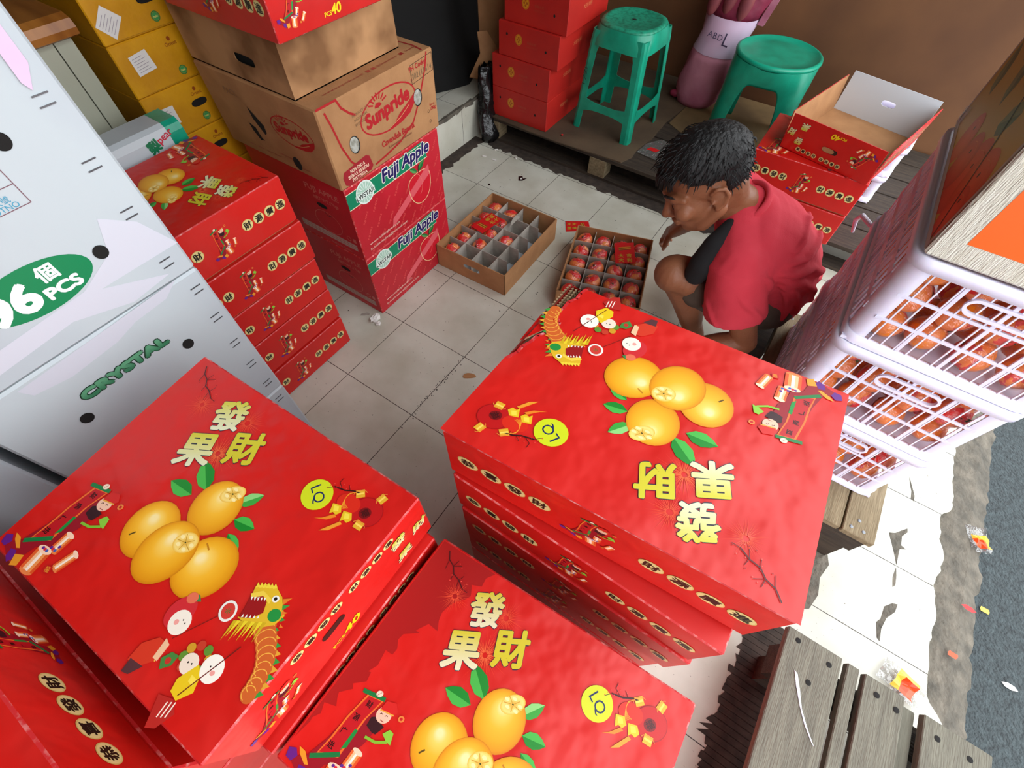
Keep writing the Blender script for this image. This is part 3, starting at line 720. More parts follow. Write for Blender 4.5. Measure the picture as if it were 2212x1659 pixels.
MB().use('kraft').box((-.19, -.14, 0), (.19, .14, .03)).build('inner_base', t)

# ------------------------------------------------------------------ apple cartons, banana carton, kraft carton
def apple_art(w=442, h=270):
    p = Print(); navy = (34, 24, 92)
    for k in range(8):
        for r_ in range(5): p.text('FUJI APPLE', -170 + k*52, -110 + r_*60 + (k % 2)*20, 9, .9, (222, 84, 80), .4, .02)
    p.poly([(-221, 64), (130, 100), (140, 126), (-221, 112)], (14, 130, 92), 1); 
    p.rect(-120, 92, 200, 50, (14, 130, 92), 1.1); p.rect(60, 92, 180, 50, (14, 130, 92), 1.1)
    for y in (66, 118): p.rect(-35, y, 372, 2.4, (232, 224, 190), 1.6)
    p.text('Fuji Apple', 50, 96, 50, 0, WHITE, 2, .085, w=228, shear=.2); p.text('Fuji Apple', 50, 96, 50, 0, navy, 3.5, .034, w=228, shear=.2)
    p.ell(-146, 92, 38, 38, (226, 236, 228), 2, n=30); p.ell(-146, 92, 33, 33, (170, 206, 186), 2.3, n=30)
    for k in range(16): a_ = 2*PI*k/16; p.line([(-146 + 12*math.cos(a_), 92 + 12*math.sin(a_)), (-146 + 32*math.cos(a_), 92 + 32*math.sin(a_))], 2, (232, 240, 234), 2.6)
    p.rect(-146, 86, 82, 19, (226, 236, 228), 3); p.text('LWSTAR', -146, 86, 15, 0, (30, 50, 40), 4, .02, w=76)
    P_ = [(96 + 62*math.cos(t)*(1 - .08*math.cos(2*t)), -14 + 58*math.sin(t) + 9*math.cos(2*t)) for t in [2*PI*k/40 for k in range(40)]]
    p.poly(P_, (206, 26, 44), 1.6); p.line(P_ + [P_[0]], 2.6, (236, 200, 150), 2.2); p.ring(70, -8, 40, 46, 1.6, (230, 120, 110), 2.4, 0, -1., 1.2)
    leaf(p, 96, 40, 46, 20, .6, 2.6, (20, 104, 50), (60, 140, 70)); leaf(p, 92, 38, 44, 16, 2.5, 2.6, (30, 120, 60), (90, 160, 90)); p.line([(96, 34), (102, 58)], 3, (40, 20, 20), 3)
    p.poly([(-60, -60), (150, 40), (150, 4), (-70, -92)], (222, 92, 100), 1.8)
    p.text('www.taifengfoods.cn', -110, -88, 12, 0, (240, 214, 196), 2.4, .01, w=150); p.text('E-mail:lwtaifeng@hotmail.com', -92, -108, 12, 0, (240, 214, 196), 2.4, .01, w=190)
    return p
def apple_side(w=455, h=270):
    p = Print(); pk = (206, 120, 112)
    p.text('FUJI APPLE', 110, 84, 26, 0, pk, 2, .02, w=150); p.text('NET WT.17kgs', 118, 54, 16, 0, pk, 2, .02, w=110)
    p.ell(90, 30, 22, 8, (40, 10, 12), 1.5); p.ring(92, -34, 62, 44, 2, pk, 1.5); p.line([(92, 6), (100, -4), (120, -2)], 3, (60, 30, 24), 2)
    for r_ in range(3): p.rect(70, -84 - r_*9, 270, 7.6, (190, 170, 160), 1.6)
    for k in range(14): p.rect(-58 + k*20, -93, 1.4, 28, (150, 110, 104), 2.2)
    p.ring(176, -62, 10, 10, 2.4, pk, 2); p.rect(202, -62, 14, 16, pk, 2); p.text('MADE IN CHINA', 120, -122, 9, 0, pk, 2, .01)
    return p
AP, APS = apple_art(), apple_side()
M['apple_red'] = mat('crimson_printed_card', (196, 28, 46), .45, (182, 22, 38), 7)
for n, lab in ((0, 'crimson apple carton standing on the floor beneath another apple carton'), (1, 'crimson apple carton directly under the kraft banana carton')):
    t = thing('apple_carton', lab, 'carton', (-.0235, -.691, .271*n), 0, 'crimson apple cartons')
    P = {(i, j, k): Vector(((i-.5)*.457, (j-.5)*.442, .27*k)) for i in (0, 1) for j in (0, 1) for k in (0, 1)}
    mb = MB().use('apple_red'); mb.hexa(P, .003, 'scuff'); AP.stamp(mb, face_map(P, 'xp', 442, 270)); APS.stamp(mb, face_map(P, 'ym', 457, 270)); mb.build('carton_body', t)
    hb = MB().use('hole'); fm = face_map(P, 'ym', 457, 270)
    hb.poly([fm(90 + 24*math.cos(2*PI*k/20), 30 + 9*math.sin(2*PI*k/20), .0012) for k in range(20)]); hb.build('hand_hole', t)
def sunpride(k=1.):
    p = Print(); r = (176, 30, 38)
    p.ring(0, 0, 122, 60, 4.5, r, 1, 0)
    p.text('Sunpride', -4, 0, 50, .06, r, 2, .045, w=190, shear=.08)
    for q in range(7):
        a_ = .35 + q*.4; p.line([(-40 + 22*math.cos(a_), 26 + 18*math.sin(a_)), (-40 + 40*math.cos(a_), 26 + 34*math.sin(a_))], 4.5, r, 2)
    p.ring(-40, 22, 15, 12, 15, r, 1.8, 0, .1, PI - .1, 14)
    p.poly([(118, 0), (112, -26), (84, -48), (40, -58), (-20, -56), (10, -48), (40, -30), (70, -20)], r, 2); p.line([(-10, -52), (40, -42), (84, -24)], 2, (200, 150, 100), 2.6)
    p.text('®', 112, 36, 7, 0, r, 2)
    return p
SUN = sunpride()
M['greyliner'] = mat('cloudy_plastic_liner', (186, 186, 178), .35, (140, 138, 126), 70, .4, .6, bump=.5, bscale=50)
def banana_art():
    p = Print(); r = (170, 32, 36); bk = (70, 52, 40)
    p.add(SUN, 18, 24, .03, .98)
    p.text('Cavendish Banana', 36, -60, 17, 0, r, 2, .03, w=150); p.text('Kabanggaan Indonesia', 40, -80, 9, 0, (110, 50, 40), 2, .01, w=110)
    p.line([(-228, 116), (-160, 116), (-150, 92), (-128, 70), (-110, 58)], 6, r, 1.4)
    p.line([(-206, 100), (-196, 60), (-186, 0), (-168, -52), (-140, -84)], 6, r, 1.4); p.line([(-80, -102), (-30, -96), (40, -84), (110, -52), (150, 0), (190, 70), (204, 112)], 6, r, 1.4)
    p.poly([(-214, -82), (-206, -68), (-110, -58), (-98, -66), (-92, -98), (-102, -108), (-200, -113), (-212, -106)], (158, 34, 44), 2)
    for i, s_ in enumerate(('NON GMO &', 'BEBAS RESIDU', 'PESTISIDA')): p.text(s_, -152, -76 - i*13.5, 9.5, .02, (232, 208, 180), 3, .025, w=(60, 86, 62)[i])
    for a_, b_ in (((128, 100), (226, 106)), ((226, 106), (226, 58)), ((226, 58), (128, 50)), ((128, 50), (128, 100))): p.line([a_, b_], 1.4, bk, 2)
    p.text('PH Code:', 158, 92, 13, .05, r, 2.4, .02); p.text('302111614', 176, 70, 16, .06, (120, 96, 70), 2.4, 0, w=90)
    p.text('Berat', 206, -34, 8, 0, r, 2, .01); p.text('13Kg', 208, -48, 13, 0, r, 2, .03); p.ring(186, -50, 5, 5, 1, bk, 2); p.ring(190, -82, 5, 5, 1, bk, 2)
    for k in range(3): p.text(('PRODUCE OF', 'INDONESIA', 'KEEP COOL')[k], -92, 66 - k*13 - 6, 7, .1, (120, 90, 64), 1.2, 0)
    return p
def banana_side():
    p = Print(); q = Print(); q.add(SUN, 0, 0, 0, .72); p.add(q, 110, 16)
    for k in range(4): p.line([(-150 + k*40, -92), (-120 + k*40, -92)], 2, (150, 50, 46), 1); 
    p.text('www.sunpride.co.id', 40, -78, 9, 0, (150, 46, 42), 2, .01); p.rect(70, -96, 12, 12, (150, 46, 42), 2); p.text('sunpride', 110, -96, 9, 0, (150, 46, 42), 2, .01)
    p.text('PACK', -120, 66, 16, 0, (130, 86, 56), 1.4, .02)
    return p
def banana_top():
    p = Print(); r = (150, 36, 36)
    p.text('www.sunpride.co.id', -90, -206, 12, 0, r, 2, .01, w=150)   # placed along the front edge, turned below
    p.rect(6, -206, 14, 13, r, 2); p.rect(26, -206, 14, 13, r, 2); p.text('@Sunprideid', 80, -206, 12, 0, r, 2, .01, w=84); p.rect(142, -206, 14, 13, r, 2); p.text('Sunpride', 182, -206, 11, 0, r, 2, .01)
    p.line([(198, -236), (206, -196), (202, -150), (188, -120)], 6, r, 1.4)
    return p
t = thing('banana_carton', 'kraft banana carton with red oval logo and round vent holes on the apple cartons', 'carton', (-.0415, -.689, .543), 0)
P = {(i, j, k): Vector(((i-.5)*.497 , (j-.5)*(.472 if k else .46), .233*k)) for i in (0, 1) for j in (0, 1) for k in (0, 1)}
mb = MB().use('kraft'); mb.hexa(P, .004, 'kraft')
banana_art().stamp(mb, face_map(P, 'xp', 466, 233)); banana_side().stamp(mb, face_map(P, 'ym', 497, 233))
Print().add(banana_top(), 0, 0, PI/2).stamp(mb, face_map(P, 'zp', 497, 466))
mb.build('carton_body', t)
fm = face_map(P, 'xp', 466, 233)
for x, y in ((-139, -14), (144, 8)):
    hb = MB().use('hole'); hb.poly([fm(x + 19*math.cos(2*PI*k/24), y + 25*math.sin(2*PI*k/24), .0012) for k in range(24)])
    vh = hb.build('vent_hole', t)
    hb = MB().use('greyliner'); hb.poly([fm(x - 2 + 17*math.cos(2*PI*k/24), y + 1 + 22*math.sin(2*PI*k/24), .0016) for k in range(24)])
    tag(hb.build('plastic_liner', vh), 'pale plastic liner seen through the vent hole', None)
fm = face_map(P, 'ym', 497, 233)
hb = MB().use('hole'); hb.poly([fm(76 + 17*math.cos(2*PI*k/24), -86 + 90 - 90 + 21*math.sin(2*PI*k/24), .0012) for k in range(24)]); hb.build('vent_hole', t)
hb = MB().use('hole'); hb.poly([fm(x, y, .0012) for x, y in ((-66, 40), (-20, -2), (-22, -24), (-32, -34), (-62, 8))]); tag(hb.build('vent_hole', t), 'torn triangular hole', None)
hb = MB().use('hole'); hb.poly([fm(x, y, .0012) for x, y in ((-96, -12), (-70, -22), (-60, -52), (-50, -56), (-72, -60), (-90, -36))]); tag(hb.build('vent_hole', t), 'torn curved hole', None)
def ring_plate(mb, fn, w, h, cx, cy, rx, ry, n=32):
    """plate with an oval hole; fn maps mm to space"""
    ang = sorted([2*PI*k/n for k in range(n)] + [math.atan2(y - cy, x - cx) % (2*PI) for x in (-w/2, w/2) for y in (-h/2, h/2)])
    o, i = [], []
    for a_ in ang:
        c_, s_ = math.cos(a_), math.sin(a_)
        k_ = min(((w/2 - cx)/c_ if c_ > 1e-9 else (-w/2 - cx)/c_ if c_ < -1e-9 else 1e9), ((h/2 - cy)/s_ if s_ > 1e-9 else (-h/2 - cy)/s_ if s_ < -1e-9 else 1e9))
        o.append((cx + c_*k_, cy + s_*k_)); 
        e = 4.; q = (abs(c_)**e + abs(s_)**e)**(-1/e) if rx != ry else 1
        i.append((cx + rx*c_*q, cy + ry*s_*q))
    n_ = len(ang)
    for e in (0, -.003):
        A = [mb.vert(fn(*p, e)) for p in o]; B = [mb.vert(fn(*p, e)) for p in i]
        for k in range(n_): mb.face([A[k], A[(k+1) % n_], B[(k+1) % n_], B[k]] if e == 0 else [A[(k+1) % n_], A[k], B[k], B[(k+1) % n_]])
        if e == 0: A0, B0 = A, B
    for k in range(n_): mb.face([B0[k], B0[(k+1) % n_], B[(k+1) % n_], B[k]]); mb.face([A0[(k+1) % n_], A0[k], A[k], A[(k+1) % n_]])
# kraft carton with a hand hole, carrying a red one
t = thing('kraft_carton', 'plain stained kraft carton with an oblong hand hole on the banana carton', 'carton', (-.085, -.716, .776), 0)
mb = MB().use('kraft_stain'); mb.box((-.215, -.2, 0), (.215, .2, .003)); 
mb.box((.212, -.2, 0), (.215, .2, .137)); mb.box((-.215, -.2, 0), (-.212, .2, .137)); mb.box((-.212, .197, 0), (.212, .2, .137))
ring_plate(mb, plane_map((0, -.2, .0685), (1, 0, 0), (0, 0, 1)), 424, 137, 52, -12, 40, 12)
mb.build('carton_body', t)
MB().use('hole').box((-.205, -.185, .004), (.205, .19, .12)).build('dark_fill', t)  # plain near-black block filling the carton behind the hand hole
gift_carton('red gift carton sitting on the plain kraft carton above the banana carton', (-.03, -.757, .914), 0, (A_XP, A_YM), .137, W=.365, L=.425, base=False, group='single red gift carton')

# ------------------------------------------------------------------ white cartons
def white_art(kind):
    p = Print(); g = (12, 124, 76); z = lambda y, zz: ((y + 1.648)*1000, zz)
    if kind == 'pcs':
        p.ell(0, -104, 76, 36, g, 1, .0, 40)
        p.text('96', -34, -106, 40, .0, (222, 228, 226), 2, .05, w=62, shear=.1); p.text('個', 24, -90, 24, 0, (222, 228, 226), 2, .03); p.text('PCS', 28, -118, 17, 0, (222, 228, 226), 2, .05, w=46)
        for a_, b_ in (((74, 45), (74, -6)), ((74, -6), (-60, -6)), ((74, 20), (-60, 20)), ((74, 45), (-60, 45))): p.line([a_, b_], 1., (120, 80, 90), 1.5)
        p.text('批次號', 44, 8, 9, 0, (60, 150, 180), 2); p.text('LOTNO', 46, -1, 7, 0, (60, 150, 180), 2)
        p.poly([(150, -188), (60, -150), (190, -150), (160, -90), (120, -60), (100, -110), (40, -140), (-100, -150), (-180, -150), (-180, -185), (-120, -180), (0, -170), (80, -196)], (200, 200, 210), .3)
    else:
        p.text('CRYSTAL', 0, 108, 17, 0, (30, 60, 44), 2, .15, w=150); p.text('CRYSTAL', 0, 108, 17, 0, (96, 160, 122), 4, .085, w=150, grad=(52, 118, 84))
        p.poly([(-118, 180), (150, 192), (120, 172), (60, 168), (20, 156), (-60, 150), (-110, 160)], (196, 196, 206), .3)
    return p
def white_carton(label, z0, z1, art=None, y0=-1.84, y1=-1.457, x0=.212, x1=.5, holes=(), group='white fruit cartons stacked', staples=()):
    t = thing('white_carton', label, 'carton', ((x0+x1)/2, (y0+y1)/2, z0), 0, group)
    W, D, H = x1-x0, y1-y0, z1-z0-.002
    P = {(i, j, k): Vector(((i-.5)*W, (j-.5)*D, H*k)) for i in (0, 1) for j in (0, 1) for k in (0, 1)}
    mb = MB().use('whitecard'); mb.hexa(P, .004, 'whitecard')
    fm = plane_map((W/2, -1.648 - (y0+y1)/2, H/2), (0, 1, 0), (0, 0, 1))
    if art: white_art(art).stamp(mb, fm)
    mb.build('carton_body', t)
    for y, z in holes:
        hb = MB().use('hole'); hb.poly([fm((y + 1.648)*1000 + 10*math.cos(2*PI*k/20), (z - z0 - H/2)*1000 + 11*math.sin(2*PI*k/20), .0011) for k in range(20)]); hb.build('vent_hole', t)
    for y, z in staples:
        s_ = MB().use('steel')
        for dz in (-.0062, .0062):
            c_ = fm((y + 1.648)*1000, (z + dz - z0 - H/2)*1000, .001)
            s_.box(c_ + Vector((-.0006, -.0095, -.0008)), c_ + Vector((.0006, .0095, .0008)))
        s_.build('staple_pair', t)
    return t
white_carton('white fruit carton, lowest of the stack, mostly hidden by the bright red lid', 0, .43, staples=((-1.482, .40),))
white_carton('white fruit carton with bold green capital lettering, in the middle of its stack', .43, .81, 'crystal', holes=((-1.551, .69), (-1.745, .69)), staples=[(-1.479, .773), (-1.482, .701), (-1.484, .623), (-1.484, .549), (-1.482, .47)])
tp = white_carton('white fruit carton with a green oval marked in pieces, topmost of its stack', .81, 1.22, 'pcs', holes=((-1.552, 1.077), (-1.554, .912)), staples=[(-1.485, 1.098), (-1.488, 1.016), (-1.489, .94), (-1.491, .845)])
tb = MB().use('pinkwhite'); tb.poly([(.146, .16, .4), (.146, .1765, .4), (.146, .175, .325), (.146, .16, .30), (.146, .155, .31)]); tb.build('packing_tape', tp)
white_carton('white fruit carton beside the lettered one, only a pale sliver showing', 0, .76, y0=-2.25, y1=-1.858, x1=.49, group='white carton at the edge')
# pear carton lying behind the red stack
t = thing('pear_carton', 'white carton with green end and red lettering wedged behind the five-high red stack', 'carton', (-.203, -1.32, 0), 0)
prof = [(-.05, 0), (.048, 0), (.048, .70), (.042, .716), (.03, .724), (-.04, .724), (-.05, .71)]
mb = MB().use('whitecard'); mb.loft([[(x, y, z) for x, z in prof] for y in (-.215, .18)])
fm = plane_map((.048, 0, .69), (0, 1, 0), (0, 0, 1))
p = Print(); p.text('梨', 128, -2, 30, .2, (16, 110, 70), 2, .05); p.text('pear', 168, 6, 18, .3, (190, 40, 60), 2, .02); p.stamp(mb, fm); mb.build('carton_body', t)
mb = MB().use('green_pl'); mb.loft([[(x*1.01, y, z) for x, z in prof] for y in (.18, .222)]); tag(mb.build('green_end', t), 'green printed end', None)

# ------------------------------------------------------------------ yellow cartons, table, cabinet
yl = []
names = ['lowest', 'second from the bottom', 'third from the bottom', 'third from the top', 'second from the top', 'topmost']
for n in range(6):
    t = thing('yellow_carton', f'yellow fruit carton, {names[n]} in the stack by the wooden table', 'carton', (-.49, -.895, .193 + .13*n), 0, 'yellow fruit cartons by the wooden table')
    mb = MB().use('yellow'); P = {(i, j, k): Vector(((i-.5)*.28, (j-.5)*.40, .129*k)) for i in (0, 1) for j in (0, 1) for k in (0, 1)}; mb.hexa(P, .003, 'yellow')
    p = Print(); p.ell(-38, 40, 5, 5.5, (150, 70, 16), 1); p.text('Orient', -38, 28, 9, 0, (150, 80, 16), 1.5, .02)
    p.ring(-40, -38, 12, 12, 2.4, (30, 120, 60), 1); p.ell(-40, -38, 9, 9, (60, 150, 80), 1.2, n=16); p.text('halal', -40, -38, 5, 0, (220, 214, 120), 2, .02)
    for k in range(4): p.text(('Fresh Fruit', 'Pear', 'Produce', 'Net 10 kg')[k], 70, 30 - k*12, 6, 0, (150, 96, 20), 1)
    p.line([(-160, -60), (160, -60)], .8, (150, 100, 20), 1)
    p.stamp(mb, face_map(P, 'xp', 400, 129)); mb.build('carton_body', t)
    fm = face_map(P, 'xp', 400, 129)
    hb = MB().use('hole' if n != 4 else 'yellow'); hb.poly([fm(-42 + 26*math.copysign(abs(math.cos(2*PI*k/24))**.6, math.cos(2*PI*k/24)), 3 + 10*math.sin(2*PI*k/24), .0011) for k in range(24)]); hb.build('hand_hole', t)
    if n > 2:
        lb = MB().use('tissue'); q = Print(); rot = (.0, .0, .0, -.05, .1, .78)[n]
        c_, s_ = math.cos(rot), math.sin(rot)
        cx, cy = ((0, 0),)*3 + ((-150, 15), (-135, 12), (-162, -22)) and ((0, 0), (0, 0), (0, 0), (-150, 0), (-136, 10), (-160, -20))[n]
        lb.poly([fm(cx + u*c_ - v*s_, cy + u*s_ + v*c_, .0012) for u, v in ((-28, -24), (28, -24), (26, 25), (-26, 24))])
        for k in range(6): q.line([(cx + (-20)*c_ - (16 - k*6.5)*s_, cy + (-20)*s_ + (16 - k*6.5)*c_), (cx + (8 + (k*7) % 13)*c_ - (16 - k*6.5)*s_, cy + (8 + (k*7) % 13)*s_ + (16 - k*6.5)*c_)], 1.1, (150, 140, 150), 1)
        q.stamp(lb, fm, .0014); tag(lb.build('paper_label', t), 'white handwritten paper label', None)
t = thing('wooden_table', 'varnished orange wood counter top over a pale cabinet', 'table', (-.55, -1.5, .193), 0)
mb = MB().use('orangewood'); mb.loft([[(x, y, z) for x, z in ((-.36, .69), (.2, .69), (.226, .7), (.23, .715), (.222, .732), (.2, .74), (-.36, .74))] for y in (-.5, .362)]); mb.build('table_top', t)
mb = MB().use('cabinet'); mb.box((-.34, -.5, 0), (.2, .30, .69)); mb.build('cabinet_body', t)
mb = MB().use('cabinet'); mb.box((-.34, .303, 0), (.2, .345, .69)); mb.build('corner_post', t)
# ------------------------------------------------------------------ back platform (pallet) and what stands on it
t = thing('wooden_pallet', 'low dark wooden pallet platform along the plywood wall', 'pallet', (.8, .9, 0), 0)
for k in range(6):
    y0 = -.51 + k*.165
    MB().use('wooddark').box((-1.02, y0, .098), (1.15, y0 + .155, .114)).build('deck_board', t)
for x in (-.98, -.34, .42, 1.05):
    for y in (-.515, -.02, .42): MB().use('woodtan' if y < -.5 else 'wooddark').box((x-.045, y, .014), (x+.045, y+.075, .098)).build('block', t)
for y in (-.515, .42): MB().use('wooddark').box((-1.02, y, 0), (1.15, y + .08, .014)).build('bottom_board', t)
b = MB().use('board')
pts = [(-.20, .385), (.2, .372), (.575, .398), (.60, .47), (.592, .54), (.612, .68), (.604, .87), (.625, 1.05), (.63, 1.385), (-.20, 1.385)]
A = [b.vert((x, y, .1146)) for x, y in pts]; B = [b.vert((x, y, .12)) for x, y in pts]
b.face(B); b.face(A[::-1])
for i in range(len(pts)): b.face([A[i], A[(i+1) % len(pts)], B[(i+1) % len(pts)], B[i]])
tag(b.build('fibre_board'), 'flat brown fibre board with a frayed edge laid on the pallet under the green stool', 'board')
b = MB().use('boardlight')
pts = [(.62, .88), (.75, .80), (.96, .70), (1.12, .72), (1.18, 1.0), (1.2, 1.385), (.64, 1.385)]
b.poly([(x, y, .1165) for x, y in pts]); b.poly([(x, y, .1145) for x, y in pts][::-1])
tag(b.build('cardboard_sheet'), 'light brown cardboard sheet lying on the pallet by the pink sack', 'cardboard')
b = MB().use('clearpl'); b.poly([(x, y, .122) for x, y in ((.6, .52), (.78, .5), (.84, .62), (.66, .70), (.61, .62))]); b.use('envred').poly([(x, y, .1225) for x, y in ((.63, .57), (.68, .57), (.69, .60), (.64, .60))]); b.poly([(.7, .6, .1195)] * 3) if False else None
tag(b.build('plastic_bag'), 'flattened clear plastic bag with a red print lying on the pallet by the man', 'bag')

def orange_carton(label, x1, y0, z0, z1):
    t = thing('orange_red_carton', label, 'carton', (x1 - .1635, y0 + .19, z0), 0, 'plain orange-red cartons by the green stool')
    h = z1 - z0 - .001
    P = {(i, j, k): Vector(((i-.5)*.327, (j-.5)*.38, h*k)) for i in (0, 1) for j in (0, 1) for k in (0, 1)}
    mb = MB().use('orangered'); mb.hexa(P, .002, 'orangered'); p = Print(); y_ = (214, 140, 30)
    p.ell(-52, 12, 19, 23, y_, 1); p.ring(-52, 12, 17, 21, 1.6, (160, 70, 20), 1.4)
    for k in range(4): p.ell(-52 + 7*math.cos(k*1.57), 12 + 9*math.sin(k*1.57), 5, 5, (170, 84, 20), 1.5, n=10)
    p.text('新鮮水果', 18, 10, 11, 0, (178, 60, 42), 1, .02); p.text('FRESH FRUIT', 20, -6, 7, 0, (178, 60, 42), 1, .01)
    p.stamp(mb, face_map(P, 'ym', 327, 142))
    q = Print(); q.text('大吉大利', -20, 6, 18, 0, (214, 130, 84), 1, .01); q.stamp(mb, face_map(P, 'xp', 380, 142)); mb.build('carton_body', t)
    fm = face_map(P, 'ym', 327, 142)
    for x, z in ((-116, 24), (96, -6)):
        hb = MB().use('hole'); hb.poly([fm(x + 5*math.cos(2*PI*k/14), z + 6*math.sin(2*PI*k/14), .0011) for k in range(14)]); hb.build('vent_hole', t)
nm = ('lowest on the fibre board', 'second from the bottom', 'third from the bottom, pushed aside', 'second from the top', 'topmost')
for n, (x1, y0, z0, z1) in enumerate(((.137, .412, .12, .262), (.137, .412, .262, .404), (.172, .418, .404, .541), (.196, .43, .541, .68), (.19, .43, .68, .82))):
    orange_carton(f'plain orange-red carton with a gold seal, {nm[n]} in its stack', x1, y0, z0, z1)

# ------------------------------------------------------------------ plastic stools
def square_stool():
    t = thing('plastic_stool', 'tall green plastic stool with cross bars beside the orange-red cartons', 'stool', (.382, .71, .12), math.radians(-3))
    H = .452
    def sq(a, r, z, n=32, e=4.):
        out = []
        for k in range(n):
            q = 2*PI*k/n; c_, s_ = math.cos(q), math.sin(q); f = (abs(c_)**e + abs(s_)**e)**(-1/e)
            out.append((a*c_*f, a*s_*f, z))
        return out
    mb = MB().use('green_worn'); mb.sm = True
    mb.loft([sq(.132, 0, H-.018, e=3.2), sq(.139, 0, H-.012, e=3.), sq(.138, 0, H-.004, e=2.6), sq(.128, 0, H, e=2.3), sq(.118, 0, H-.001, e=2.2), sq(.113, 0, H-.004, e=2.1), sq(.03, 0, H-.005, e=2.)])
    mb.use('hole'); mb.sm = False
    mb.poly([(.012*math.cos(k*PI/6), .006*math.sin(k*PI/6), H-.0035) for k in range(12)])
    tag(mb.build('seat', t), 'scuffed textured green seat', None)
    # skirt: four panels with a window between two legs
    sk = MB().use('green_pl'); sk.sm = True
    rings = []
    for z, a, e in ((H-.012, .139, 3.), (H-.03, .1425, 3.6), (H-.055, .145, 4.5), (H-.085, .147, 5.)): rings.append(sq(a, 0, z, 48, e))
    sk.loft(rings, cap=False); sk.build('skirt', t)
    for i, (sx, sy) in enumerate(((-1, -1), (1, -1), (1, 1), (-1, 1))):
        lg = MB().use('green_pl'); prof = []
        for z, o, w in ((H-.03, .1335, .075), (H-.07, .1385, .058), (H-.11, .1405, .046), (.26, .1465, .044), (.10, .156, .044), (0, .163, .042)):
            r = .016
            # L-shaped section hugging the corner, open inside
            L = [(o, o-w), (o, o-r), (o-r*.3, o-r*.3), (o-r, o), (o-w, o), (o-w, o-.004), (o-r, o-.005), (o-.007, o-.007), (o-.005, o-r), (o-.004, o-w)]
            L = [(sx*x, sy*y, z) for x, y in L]
            prof.append(L if sx*sy > 0 else L[::-1])
        lg.loft(prof); lg.build('leg', t)
    for i in range(4):
        br = MB().use('green_pl'); R = Matrix.Rotation(i*PI/2, 3, 'Z'); sec = []
        for k in range(13):
            u = -1 + k/6; x = u*.118; o = .1565; sag = .02*(1 - abs(u)**2); hw = .017 + .014*abs(u)**3
            sec.append([R @ Vector((x, o, .118 - hw - sag*0 + .0*u)), R @ Vector((x, o - .022*(1-u*u), .118 - hw)), R @ Vector((x, o - .022*(1-u*u), .118 + hw*.9)), R @ Vector((x, o, .118 + hw*.9))])
            sec[-1] = [R @ Vector((x, o - .004, .118 - hw)), R @ Vector((x, o, .118 - hw)), R @ Vector((x, o - .002, .118 + hw)), R @ Vector((x, o - .006, .118 + hw))]
        br.loft(sec); br.build('cross_bar', t)
    mk = Print(); mk.text('I ZZI', 0, 0, 18, PI/2, (12, 70, 60), 1, 0, w=70); mm = MB(); mk.stamp(mm, plane_map((-.128, -.1575, .24), (1, 0, -.05), (0, .05, 1))); tag(mm.build('pen_mark', t), 'faint handwriting on the leg', None)
square_stool()
